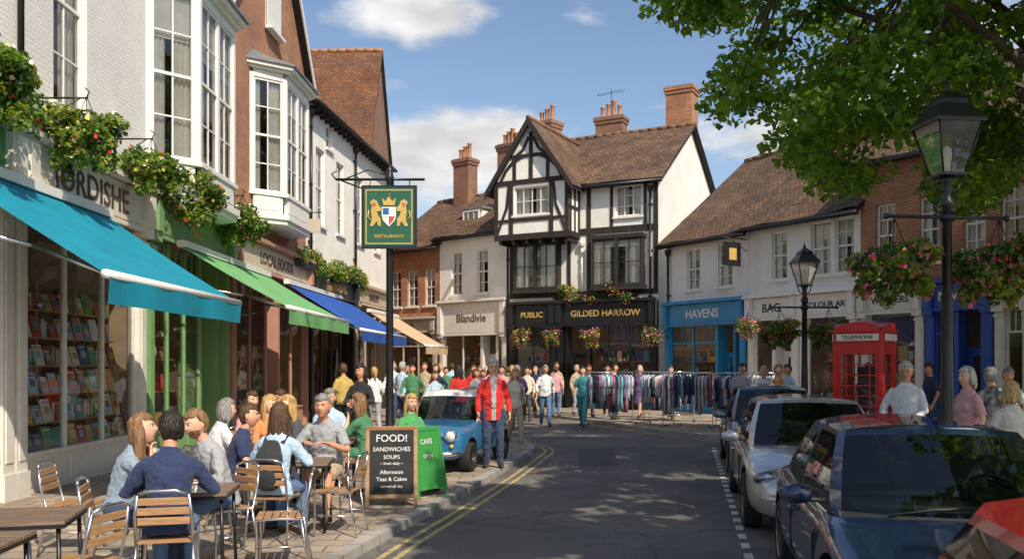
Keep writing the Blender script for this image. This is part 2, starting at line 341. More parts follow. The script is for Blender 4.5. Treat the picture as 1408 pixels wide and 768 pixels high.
def hand(g,w,d,nrm,sk,curl=.5,sgn=1):
    d=d.normalized(); nrm=(nrm-d*nrm.dot(d)).normalized(); s=d.cross(nrm)*sgn
    g.tube([w-d*.02,w+d*.02,w+d*.06,w+d*.088],[(.024,.018),(.032,.017),(.040,.014),(.037,.011)],sk,10,side=s,rnd=True)
    for i,(L,o) in enumerate(((.068,-.030),(.077,-.010),(.071,.010),(.055,.029))):
        p=w+d*.084+s*o; a=curl*.5; pts=[p]
        for q in (.45,.32,.25):
            dd=d*math.cos(a)+nrm*math.sin(a)+s*o*1.2; p=p+dd.normalized()*L*q; pts.append(p); a+=curl*.9
        g.tube(pts,[.0095,.009,.008,.0065],sk,6,rnd=True)
    p=w+d*.025-s*.032; p1=p+(d*.6-s*.75+nrm*.25).normalized()*.036; p2=p1+(d*.9-s*.3+nrm*.4).normalized()*.030
    g.tube([p,p1,p2],[.013,.0105,.008],sk,6,rnd=True)
def cl(name,c,**k): return M('cloth_'+name,c,.9,var=.10,sc=5,bump=.8,bsc=22,sheen=.1,**k)
def person(name,loc,face,pose='stand',top=None,bot=None,skin=0,hair='brown',hs='short',sex='m',h=1.0,sleeve='short',lower='trousers',LH=None,RH=None,lean=0,yaw=0,pitch=0,near=False,jacket=None,shoes=None,glasses=False,beard=False,fat=1.0,bag=None,stride=.0,vox=None):
    g=G(); sk=skinM(skin); hm=hairM(hair); shoes=shoes or M('shoe_leather',(.05,.035,.025),.5)
    vox=vox or (.010 if near else .018)
    sh=.162 if sex=='m' else .138; fx=fat
    pz=.935 if pose!='sit' else .55
    pel=V((0,0,pz)); l=math.radians(lean); d=V((0,-math.sin(l),math.cos(l))); fw=V((0,-math.cos(l),-math.sin(l)))
    at=lambda k,o=0:pel+d*k+fw*o
    S={1:at(.455)+V((sh,0,0)),-1:at(.455)+V((-sh,0,0))}
    hips={1:pel+V((.09,0,-.02)),-1:pel+V((-.09,0,-.02))}
    if pose=='sit': feet={1:V((.12,-.50,.08)),-1:V((-.13,-.42,.08))}; hd={1:V((.13,-.36,pz+.14)),-1:V((-.13,-.36,pz+.14))}
    elif pose=='walk' or stride: feet={1:V((.08,-.28,.08)),-1:V((-.08,.28,.13))}; hd={1:V((sh+.11,.14,.93)),-1:V((-sh-.09,-.24,.98))}
    else: feet={1:V((.11,-.04,.08)),-1:V((-.11,.04,.08))}; hd={1:V((sh+.10,-.10,.90)),-1:V((-sh-.09,-.07,.89))}
    if LH: hd[1]=V(LH)
    if RH: hd[-1]=V(RH)
    body=G(); tp=G(); bt=G()
    X=(1,0,0)
    body.tube([at(.44),at(.52),at(.57,.006),at(.64,.014)],[(.06,.05),(.062,.058),(.054,.054),(.056,.060)],sk,12,side=X)
    wr={}
    for s in (1,-1):
        pole=V((s*.6,.9,-.3)) if not (LH or RH) else V((s*.8,.4,-.8))
        E,W=ik(S[s],hd[s],.28,.255,pole); wr[s]=(E,W)
        if sleeve=='long': body.tube([E.lerp(W,.35),E.lerp(W,.6),W],[.030,.030,.025],sk,10,rnd=True)
        else: body.tube([S[s].lerp(E,.4),S[s].lerp(E,.7),E,E.lerp(W,.3),W],[.036,.043,.038,.039,.026],sk,10,rnd=True)
        K,Fo=ik(hips[s],feet[s],.43,.425,(s*.05,-1,.25)); 
        if lower in('skirt','dress','shorts'):
            body.tube([hips[s],K,K.lerp(Fo,.35),Fo],[.07,.052,.053,.034],sk,10,rnd=True)
        q=1.0 if sex=='m' else 1.02
        if lower=='trousers': bt.tube([hips[s]+V((0,0,.03)),hips[s].lerp(K,.45),K,K.lerp(Fo,.35),Fo+V((0,0,-.015))],[(.095*fx*q),.083*q,.066,.064,.056],bot,12,rnd=False)
        elif lower=='shorts': bt.tube([hips[s]+V((0,0,.03)),hips[s].lerp(K,.45),hips[s].lerp(K,.85)],[.1*fx,.09,.085],bot,12)
        hl=feet[s]; fd=V((s*.15,-1,0)).normalized()
        toe=V((0,0,-.03)) if not(stride and s==-1) else V((0,0,-.06))
        g.tube([hl+V((0,.045,-.035)),hl+V((0,.0,-.028)),hl+fd*.10+toe+V((0,0,-.005)),hl+fd*.165+toe+V((0,0,-.012))],[(.034,.040),(.038,.046),(.044,.032),(.030,.022)],shoes,10,side=X,rnd=True)
        a0=S[s]+V((-s*.07,0,-.01))
        if sleeve=='long': tp.tube([a0,S[s]+V((0,0,-.012)),S[s].lerp(E,.22),S[s].lerp(E,.55),E,E.lerp(W,.5),E.lerp(W,.94)],[.055,.060,.060,.056,.050,.047,.038],top,12,rnd=False)
        else: tp.tube([a0,S[s]+V((0,0,-.012)),S[s].lerp(E,.22),S[s].lerp(E,.5),S[s].lerp(E,.82)],[.055,.060,.060,.059,.060],top,12,rnd=False)
    bl=-.02 if jacket is None else -.10
    if lower=='dress': bl=0
    wx,cx=(.155,.176) if sex=='m' else (.128,.148)
    bx=1.0 if sex=='m' else 1.08
    rings=[(bl-.06,.170*bx*fx,.125*fx),(bl+.03,.168*bx*fx,.125*fx),(.14,wx*fx,.115*fx),(.27,(wx+cx)/2*fx,.122*fx),(.37,cx,.124),(.44,cx*1.04,.108),(.48,cx*.96,.092),(.51,cx*.72,.08),(.535,.092,.072),(.56,.072,.068)]
    tp.tube([at(r[0]) for r in rings],[(r[1],r[2]) for r in rings],top,20,side=X)
    if sex=='f':
        for s in (1,-1): tp.ball(at(.335,.085)+V((s*.065,0,0)),(.06,.055,.06),top)
    elif fx>1.05: tp.ball(at(.12,.05),(.13,.12,.14),top)
    tp.tube([at(.50,-.005),at(.570,.004)],[(.085,.075),(.068,.070)],top,14,side=X)
    if lower in('dress','skirt'):
        m=top if lower=='dress' else bot
        if pose=='sit':
            bt.tube([at(.08),pel+V((0,-.02,0)),V((0,-.25,pz+.0)),V((0,-.46,pz-.06)),V((0,-.52,pz-.22))],[(.15,.12),(.18,.12),(.17,.10),(.17,.09),(.17,.05)],m,16,side=X)
        else: bt.tube([at(.12),at(.0),at(-.2),at(-.46)],[(.14,.11),(.17,.13),(.19,.15),(.225,.19)],m,20,side=X)
    else: bt.tube([at(.10),at(.02),at(-.06)],[(.145*fx,.11*fx),(.165*fx*bx,.12*fx),(.15*bx,.115)],bot,16,side=X); m=bot
    if jacket:
        spl=(lambda c:(abs(c.x-0)<.035+.09*max(0,(c.z-pz-.25)) and (c-at((c-pel).dot(d))).dot(fw)>.05 and c.z>pz-.15),jacket)
    else: spl=None
    remesh(body,g,sk,vox*.9,0,3)
    remesh(tp,g,top,vox,.032,3,spl)
    remesh(bt,g,m,vox,.030,3)
    for s in (1,-1):
        E,W=wr[s]; dr=(W-E).normalized()
        nrm=V((-s,0,0)) if hd[s].z<.99 and pose!='sit' else V((0,0,-1)) if abs(dr.z)<.7 else V((0,-1,0))
        hand(g,W,dr if pose!='sit' or abs(dr.z)>.6 else (dr+V((0,0,-.1))),nrm,sk,.45,s)
    Rm=(Matrix.Rotation(math.radians(yaw),3,'Z')@Matrix.Rotation(math.radians(pitch),3,'X'))
    head(g,at(.712,.024),Rm,sk,hm,hs,near,glasses,beard)
    if bag=='backpack':
        bm=cl('backpack_black',(.03,.032,.035)); b=G(); b.tube([at(.02,-.19),at(.1,-.2),at(.3,-.2),at(.42,-.16)],[(.12,.07),(.15,.09),(.14,.085),(.09,.05)],bm,16,side=X,rnd=True); remesh(b,g,bm,.014,.01)
        for s in (1,-1): g.tube([at(.44,-.10)+V((s*.09,0,0)),at(.53,.0)+V((s*.10,0,0)),at(.42,.125)+V((s*.10,0,0)),at(.2,.13)+V((s*.13,0,0)),at(.1,.0)+V((s*.17*fx,0,0))],[(.025,.008)]*5,bm,6,side=X)
    if bag=='shoulder':
        bm=M('bag_leather',(.14,.06,.025),.5); g.tube([(sh+.08,.0,.70),(sh+.08,.0,.76),(sh+.08,.0,.92),(sh+.08,.0,.96)],[(.035,.11),(.045,.14),(.04,.13),(.02,.11)],bm,12,side=(1,0,0)); g.tube([(sh+.07,-.1,.95),S[1]+V((-.06,-.06,.08)),S[1]+V((-.06,.06,.08)),(sh+.07,.12,.95)],.009,bm,5)
    o=g.obj(name); o.location=loc if len(loc)==3 else (loc[0],loc[1],.1); o.rotation_euler=(0,0,facerot(face)); o.scale=(h*1.01,)*3
    return o
PV=.10
def people():
    navy=cl('navy',(.025,.04,.10)); jean=cl('denim',(.10,.18,.32)); djean=cl('dark_denim',(.035,.055,.11)); grey=cl('grey',(.36,.37,.38)); gb=cl('grey_blue',(.26,.33,.40))
    lb=cl('light_blue',(.45,.6,.75)); wht=cl('white',(.70,.70,.70)); blk=cl('black',(.022,.022,.025)); red=cl('red',(.62,.025,.02)); kh=cl('khaki',(.46,.36,.23)); grn=cl('green',(.08,.34,.11)); teal=cl('teal',(.06,.30,.33)); pnk=cl('pink',(.66,.35,.35)); crm=cl('cream',(.70,.62,.50)); orn=cl('orange',(.6,.25,.09)); gt=cl('green_print',(.07,.22,.10)); char=cl('charcoal',(.07,.07,.08)); pur=cl('purple',(.16,.09,.22)); yel=cl('mustard',(.5,.36,.10))
    W='woman_sitting'; Mn='man_sitting'
    person(W,(-3.30,7.3,PV),(.95,.25),'sit',gb,djean,2,'lbrown','long','f',1,'long',LH=(.05,-.24,1.08),RH=(-.05,-.27,1.0),lean=14,pitch=-12,near=True,jacket=crm)
    person(Mn,(-2.66,6.75,PV),(-.25,1),'sit',navy,jean,1,'dark','short','m',1.02,'long',LH=(.2,-.36,.82),RH=(-.2,-.36,.82),lean=10,near=True,beard=True,yaw=20)
    person(Mn,(-2.70,8.15,PV),(-.65,-.76),'sit',grey,jean,2,'lbrown','short','m',1.02,'long',LH=(.10,-.36,.80),RH=(-.10,-.38,.82),lean=20,pitch=8,near=True,beard=True)
    person(W,(-2.40,8.85,PV),(.12,1),'sit',lb,jean,2,'brown','long','f',1,'long',LH=(.2,-.36,.82),RH=(-.2,-.36,.82),lean=8,near=True,bag='backpack')
    person(Mn,(-2.2,10.40,PV),(-.05,-1),'sit',grey,kh,1,'grey','short','m',1.05,'short',LH=(.12,-.40,.84),RH=(-.16,-.38,.84),lean=16,near=True,fat=1.15,lower='shorts')
    person(W,(-3.5,10.2,PV),(.7,.6),'sit',wht,grey,2,'grey','bob','f',1,'long',LH=(.12,-.36,.84),RH=(-.12,-.36,.84),lean=12,near=True)
    person(Mn,(-3.05,9.55,PV),(1,.15),'sit',navy,djean,0,'brown','short','m',.98,'short',LH=(.12,-.36,.84),RH=(-.12,-.36,.84),lean=12)
    person(W,(-3.3,11.5,PV),(.7,-.4),'sit',orn,djean,2,'blond','long','f',1,'long',LH=(.12,-.36,.84),RH=(-.12,-.36,.84),lean=10)
    person(W,(-2.8,11.55,PV),(-.75,-.5),'sit',char,blk,2,'blond','long','f',1,'long',LH=(.12,-.36,.84),RH=(-.12,-.36,.84),lean=12)
    person(Mn,(-3.35,12.6,PV),(.3,-1),'sit',blk,djean,1,'brown','short','m',1.02,'long',lean=8)
    person(Mn,(-2.75,13.2,PV),(.1,-1),'sit',lb,djean,0,'grey','short','m',1.02,'short',lean=8)
    person(W,(-3.9,12.9,PV),(.7,-.7),'sit',pnk,djean,2,'brown','bob','f',1,'short',lean=8)
    person(W,(-1.98,12.0,PV),(-.9,.3),'sit',gt,grn,2,'lbrown','long','f',1,'short',LH=(.02,-.30,1.0),RH=(-.12,-.36,.84),lean=10,near=True,lower='dress')
    person(W,(-1.50,12.75,PV),(.5,-.8),'sit',grn,djean,2,'blond','long','f',.97,'short',lean=4,near=True)
    person('woman_standing',(-2.6,15,PV),(-.3,-1),'stand',blk,blk,1,'dark','long','f',1,'long',LH=(.1,-.26,1.15),RH=(-.1,-.26,1.12))
    person('man_in_red_jacket',(-.33,15.2,PV),(.12,-1),'stand',red,djean,2,'white','short','m',1.05,'long',near=True,jacket=grey,fat=1.12,glasses=True,pitch=4)
    person('man_standing',(5.42,12.0,PV),(-.55,-.85),'stand',wht,djean,1,'white','short','m',1.02,'long',near=True,fat=1.12,glasses=True,pitch=10,LH=(.12,-.25,1.0),RH=(-.24,-.18,.95))
    person('woman_standing',(5.75,11.0,PV),(-.9,-.2),'stand',pnk,kh,2,'white','bob','f',.98,'short',near=True)
    person('woman_standing',(6.75,12.3,PV),(.1,1),'stand',char,djean,1,'grey','short','f',.98,'long')
    person('woman_standing',(5.35,9.35,PV),(.2,1),'stand',crm,djean,2,'blond','bob','f',.90,'long',near=True)
    person('man_walking',(1.02,26.8,0),(.1,-1),'walk',wht,jean,1,'grey','short','m',1.04,'long',stride=1,fat=1.1)
    person('woman_walking',(2.12,26.2,0),(-.3,-1),'walk',teal,teal,2,'dark','short','f',1.02,'short',stride=1,fat=1.1,bag='shoulder')
    person('woman_walking',(.07,20.2,0),(.3,-1),'walk',crm,kh,2,'blond','long','f',1,'long',stride=1,bag='shoulder')
    T=[navy,lb,wht,blk,char,kh,gt,pnk,crm,grey,teal,red,pur,yel]; B=[djean,jean,blk,kh,char,grey]; H=['brown','dark','blond','grey','white','lbrown','brown','dark']
    rr=random.Random(4)
    crowd=[(-2.2,25.5),(-2.75,27.5),(-1.65,26.2),(-3.1,24.6),(-2.2,29),(-1.3,29.5),(-.7,28),(-.4,31.5),(.15,25),(.6,31),(-2.6,31.5),(-1.9,33),(-3.4,28.6),(-1.0,24.2),(-.15,33),(1.6,31.5),(-3.6,31),
      (-2.0,22.6),(-2.7,23.6),(-1.4,22.9),(-3.6,26.4),(-.3,26.2),(-.9,27.0),(-1.9,30.4),(.5,29.0),(.0,30.0),(-1.2,32.2),(-3.0,33.2),(.9,33.2),(2.3,31.2),(3.3,30.3),(-2.4,35),(-4.0,29.6),(-1.0,34.6),(-3.5,22.2),(1.5,30.0),(4.3,29.3),(5.2,28.6),(-4.2,24.5),(-3.9,20.2)]
    for i,(x,y) in enumerate(crowd):
        f=rr.random()<.5; dr=(rr.uniform(-.9,.9),rr.choice([-1,-1,1])); st=rr.random()<.7
        person(('woman' if f else 'man')+('_walking' if st else '_standing'),(x,y,.0 if -2.2<x<1.5 else PV),dr,'walk' if st else 'stand',T[(i*5)%14],rr.choice(B),rr.choice([0,1,2]),rr.choice(H),rr.choice(['long','bob','ponytail']) if f else 'short','f' if f else 'm',rr.uniform(.94,1.05),rr.choice(['short','long']),'dress' if f and rr.random()<.3 else 'trousers',stride=1 if st else 0,fat=rr.uniform(1,1.15),bag='shoulder' if f and rr.random()<.5 else None,vox=.022)
    for x,y,t,fx,fy,hc in ((5.6,19.4,wht,-.3,-1,'white'),(6.15,20.2,orn,.5,-.6,'grey'),(5.6,21.2,grey,-.5,-1,'dark'),(6.9,21.8,lb,-1,-.3,'brown'),(3.3,28.2,pnk,1,-.2,'dark'),(2.6,29.6,blk,.3,-1,'brown'),(8.0,19.6,red,-.6,-1,'brown'),(9.2,19.2,navy,-1,-.1,'dark'),(8.3,14.6,lb,-.3,-1,'grey')):
        person('shopper',(x,y,PV),(fx,fy),'stand',t,djean,1,hc,'short','m' if t!=pnk else 'f',rr.uniform(.96,1.02),'short',fat=1.05)
# ------------------------------------------------------------ houses
def wall(g,x0,x1,z0,z1,ops,mat,y=0,rev=.14):
    xs=sorted({x0,x1,*[max(x0,min(x1,o[i])) for o in ops for i in (0,2)]}); zs=sorted({z0,z1,*[max(z0,min(z1,o[i])) for o in ops for i in (1,3)]})
    for a,b in zip(xs,xs[1:]):
        for c,d in zip(zs,zs[1:]):
            mx,mz=(a+b)/2,(c+d)/2
            if any(o[0]<mx<o[2] and o[1]<mz<o[3] for o in ops): continue
            g.quad((a,y,c),(b,y,c),(b,y,d),(a,y,d),mat)
    for o in ops:
        a,c,b,d=o[:4]
        g.quad((a,y,c),(a,y+rev,c),(a,y+rev,d),(a,y,d),mat); g.quad((b,y,c),(b,y,d),(b,y+rev,d),(b,y+rev,c),mat)
        g.quad((a,y,d),(a,y+rev,d),(b,y+rev,d),(b,y,d),mat); g.quad((a,y,c),(b,y,c),(b,y+rev,c),(a,y+rev,c),mat)
def sash(a,x0,z0,x1,z1,nx=2,ny=4,fm=None,y=.09,sill=True,curt=True,fw=.06,style='sash'):
    fm=fm or WG; F=a.g('window_frames'); Gl=a.g('window_glass'); C=a.g('curtains')
    F.box(x0,y,z0,x0+fw,y+.07,z1,fm); F.box(x1-fw,y,z0,x1,y+.07,z1,fm); F.box(x0+fw,y+.002,z1-fw,x1-fw,y+.068,z1,fm); F.box(x0+fw,y+.002,z0,x1-fw,y+.068,z0+fw,fm)
    if style=='sash': zm=(z0+z1)/2; F.box(x0+fw,y-.006,zm-.028,x1-fw,y+.06,zm+.028,fm)
    for i in range(1,nx): 
        x=x0+(x1-x0)*i/nx; w=.014 if style=='sash' else .022; F.box(x-w,y+.012,z0+fw,x+w,y+.05,z1-fw,fm)
    for j in range(1,ny):
        if style=='sash' and j*2==ny: continue
        z=z0+(z1-z0)*j/ny; F.box(x0+fw,y+.015,z-.013,x1-fw,y+.047,z+.013,fm)
    Gl.quad((x0+fw,y+.03,z0+fw),(x1-fw,y+.03,z0+fw),(x1-fw,y+.03,z1-fw),(x0+fw,y+.03,z1-fw),GLASS)
    if curt:
        for s in (0,1):
            w=(x1-x0)*R.uniform(.26,.42); n=10; vs=[]
            for i in range(n+1):
                t=i/n; xx=(x0+fw*.6+w*t) if s==0 else (x1-fw*.6-w*t); yy=y+.12+.025*math.sin(i*2.1)
                vs+= [(xx,yy,z0),(xx,yy,z1)]
            C.add(vs,[(2*i,2*i+2,2*i+3,2*i+1) for i in range(n)],CURT,True)
        if R.random()<.6: zb=z1-(z1-z0)*R.uniform(.15,.35); C.quad((x0+fw,y+.09,zb),(x1-fw,y+.09,zb),(x1-fw,y+.09,z1),(x0+fw,y+.09,z1),CURT)
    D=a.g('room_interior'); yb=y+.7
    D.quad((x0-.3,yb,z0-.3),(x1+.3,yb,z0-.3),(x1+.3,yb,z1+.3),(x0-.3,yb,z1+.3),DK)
    if sill: F.box(x0-.09,-.09,z0-.085,x1+.09,y+.01,z0-.002,fm)
def bay(a,xc,w,z0,z1,proj=.75,cant=.7,fm=None,roofm=None):
    fm=fm or WG; P=[(xc-w/2,0),(xc-w/2+cant,-proj),(xc+w/2-cant,-proj),(xc+w/2,0)]
    T0=a.T.copy(); F=a.g('bay_window')
    for i in range(3):
        (ax,ay),(bx,by)=P[i],P[i+1]; L=math.hypot(bx-ax,by-ay)
        a.T=T0@Matrix.Translation((ax,ay,0))@Matrix.Rotation(math.atan2(by-ay,bx-ax),4,'Z')
        B=a.g('bay_window'); B.box(0,0,z0-.1,.10,.12,z1+.1,fm); B.box(L-.10,.002,z0-.1,L,.122,z1+.1,fm)
        sash(a,.10,z0,L-.10,z1,2 if L<1.6 else 4,4,fm,.03,False)
        if L>=1.6: B.box(L/2-.06,.0,z0,L/2+.06,.11,z1,fm)
        B=a.g('bay_window'); B.box(.1,.004,z0-.55,L-.1,.1,z0,fm); B.box(.18,-.012,z0-.46,L-.18,.003,z0-.1,fm); B.box(.1,.004,z1,L-.1,.1,z1+.2,fm)
    a.T=T0; F=a.g('bay_window')
    def off(k): return [(P[0][0]-k,0),(P[1][0]-k*.6,P[1][1]-k),(P[2][0]+k*.6,P[2][1]-k),(P[3][0]+k,0)]
    F.prism(off(.05),z0-.09,z0-.01,fm); F.prism(off(.08),z0-.68,z0-.55,fm); F.prism(off(.02),z0-.80,z0-.68,fm)
    F.prism(off(.10),z1+.2,z1+.27,fm); F.prism(off(.20),z1+.27,z1+.36,fm); F.prism(off(.26),z1+.36,z1+.41,roofm or LEAD)
    o=off(.24); q=[(P[0][0]+.2,0),(P[1][0]+.1,-.15),(P[2][0]-.1,-.15),(P[3][0]-.2,0)]
    F.add([(x,y,z1+.41) for x,y in o]+[(x,y,z1+.75) for x,y in q],[(0,1,5,4),(1,2,6,5),(2,3,7,6),(4,5,6,7)],roofm or LEAD)
def chimney(a,x,y,z0,z1,w=.9,d=.6,pots=3,mat=None):
    g=a.g('chimney'); m=mat or BRK2
    g.box(x-w/2,y-d/2,z0,x+w/2,y+d/2,z1-.35,m); g.box(x-w/2-.05,y-d/2-.05,z1-.35,x+w/2+.05,y+d/2+.05,z1-.2,m); g.box(x-w/2-.09,y-d/2-.09,z1-.2,x+w/2+.09,y+d/2+.09,z1-.05,m); g.box(x-w/2-.02,y-d/2-.02,z1-.05,x+w/2+.02,y+d/2+.02,z1,LEAD)
    for i in range(pots):
        px=x+(i-(pots-1)/2)*w/max(pots,1)*.85; hh=.42+.12*((i*7)%3); g.lathe([(.12,0),(.13,.06),(.10,.1),(.095,hh),(.125,hh+.04),(.12,hh+.1),(.08,hh+.08)],TERR,10,(px,y,z1))
def pipe(a,x,z1,z0=.1,m=None):
    g=a.g('downpipe'); m=m or BLK
    g.cyl((x,-.09,z0),(x,-.09,z1-.35),.045,m); g.lathe([(.05,0),(.11,.1),(.12,.22),(.12,.26)],m,8,(x,-.1,z1-.4))
    for z in np.arange(z0+.8,z1-.6,1.8): g.box(x-.075,-.12,z,x+.075,-.002,z+.06,m)
def house(name,p0,p1,depth,eave,ridge,wm,rm,wins=(),ground=None,front_gable=False,gut=BLK,side=None,roofx=(-.15,.15)):
    L=math.hypot(p1[0]-p0[0],p1[1]-p0[1]); a=A(name,(p0[0],p0[1],0),math.atan2(p1[1]-p0[1],p1[0]-p0[0])); a.L=L
    w=a.g('walls'); side=side or wm
    ops=[o[:4] for o in wins]
    if ground: ops.append((.0,-1,L,ground))
    wall(w,0,L,0,eave,ops,wm)
    for o in wins:
        k=o[4] if len(o)>4 else {}
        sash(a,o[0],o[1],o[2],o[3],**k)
    w=a.g('walls')
    if front_gable:
        w.add([(0,0,eave),(L,0,eave),(L/2,0,ridge)],[(0,1,2)],wm); w.add([(0,depth,eave),(L,depth,eave),(L/2,depth,ridge)],[(0,2,1)],wm)
        for x in (0,L): w.quad((x,0,0),(x,depth,0),(x,depth,eave),(x,0,eave),side)
    else:
        for x in (0,L): w.add([(x,0,0),(x,depth,0),(x,depth,eave),(x,depth/2,ridge-.05),(x,0,eave)],[(0,1,2,3,4)],side)
    w.quad((0,depth,0),(L,depth,0),(L,depth,eave),(0,depth,eave),side)
    r=a.g('roof'); ov=.32
    if front_gable:
        sl=(ridge-eave)/(L/2)
        for s in (-1,1):
            xe=L/2+s*(L/2+ov); ze=eave-ov*sl
            for dz,m in ((.10,rm),(.0,TIM)):
                r.patch((xe,-.25,ze+dz),(xe,depth+.2,ze+dz),(L/2,depth+.2,ridge+dz),(L/2,-.25,ridge+dz),m,int(depth*2),8,.03)
            tr=a.g('bargeboard'); tr.add([(xe,-.28,ze-.1),(L/2,-.28,ridge-.12),(L/2,-.28,ridge+.13),(xe,-.28,ze+.13),(xe,-.24,ze-.1),(L/2,-.24,ridge-.12),(L/2,-.24,ridge+.13),(xe,-.24,ze+.13)],[(0,1,2,3),(7,6,5,4),(0,4,5,1),(3,2,6,7)],WG if wm!=PLA else TIM)
        r.tube([(L/2,-.26,ridge+.1),(L/2,depth+.2,ridge+.1)],.1,TERR,8)
    else:
        sl=(ridge-eave)/(depth/2); x0,x1=roofx[0],L+roofx[1]
        for s in (0,1):
            ye=-ov if s==0 else depth+ov; ze=eave-ov*sl+.02
            for dz,m in ((.11,rm),(.0,TIM)):
                r.patch((x0,ye,ze+dz),(x1,ye,ze+dz),(x1,depth/2,ridge+dz),(x0,depth/2,ridge+dz),m,max(6,int(L*3)),14,.10)
        ze=eave-ov*sl
        r.box(x0,-ov-.02,ze-.06,x1,-ov+.01,ze+.12,gut)
        for x in (x0,x1): 
            r.add([(x,-ov,ze),(x,depth/2,ridge),(x,depth/2,ridge+.12),(x,-ov,ze+.12)],[(0,1,2,3)],TIM)
        n=int(L/.4); 
        for i in range(n):
            xa=x0+(x1-x0)*i/n; xb=x0+(x1-x0)*(i+1)/n-.01; zz=ridge+.09+.035*noise.noise(V((xa*.6,3,p0[1]))); r.tube([(xa,depth/2,zz),(xb,depth/2,zz+.01)],[.10,.115],TERR if rm!=TX else RIDGE,8)
        gt=a.g('gutter'); gt.tube([(x0,-ov-.08,ze+.02),(x1,-ov-.08,ze+.0)],.062,gut,8)
    return a
def goods(g,x0,x1,y0,y1,z,kind,rr):
    x=x0+.05
    if kind=='books':
        while x<x1-.12:
            if rr.random()<.45:
                w=rr.uniform(.18,.27); h=w*1.35; g.add([(x,y0+.02,z),(x+w,y0+.02,z),(x+w,y0+.10,z+h),(x,y0+.10,z+h),(x,y0+.05,z),(x+w,y0+.05,z),(x+w,y0+.13,z+h),(x,y0+.13,z+h)],[(0,1,2,3),(7,6,5,4),(3,2,6,7),(0,3,7,4),(1,5,6,2)],rr.choice(PAL)); 
                for (fa,fb,ha,hb) in ((.2,.8,.35,.7),(.15,.85,.82,.9)):
                    g.add([(x+w*fa,y0+.02+.08*ha-.004,z+h*ha),(x+w*fb,y0+.02+.08*ha-.004,z+h*ha),(x+w*fb,y0+.02+.08*hb-.004,z+h*hb),(x+w*fa,y0+.02+.08*hb-.004,z+h*hb)],[(0,1,2,3)],rr.choice(PAL))
                x+=w+.04
            else:
                w=rr.uniform(.02,.05); h=rr.uniform(.2,.3); g.box(x,y0+.08,z,x+w,y0+.12+.16,z+h,rr.choice(PAL)); x+=w+.002
    else:
        while x<x1-.2:
            y=rr.uniform(y0,y1); q=rr.random(); m=rr.choice(PAL)
            if q<.35: r=rr.uniform(.05,.1); h=rr.uniform(.15,.4); g.lathe([(r*.6,0),(r,h*.35),(r*.8,h*.6),(r*.35,h*.8),(r*.5,h)],m,10,(x+r,y,z)); x+=2*r+.03
            elif q<.7: w=rr.uniform(.12,.3); h=rr.uniform(.15,.45); g.box(x,y,z,x+w,y+.12,z+h,m); g.box(x+.02,y-.004,z+.02,x+w-.02,y,z+h-.02,rr.choice(PAL)); x+=w+.04
            else: r=rr.uniform(.05,.11); g.ball((x+r,y,z+r),r,m); x+=2*r+.04
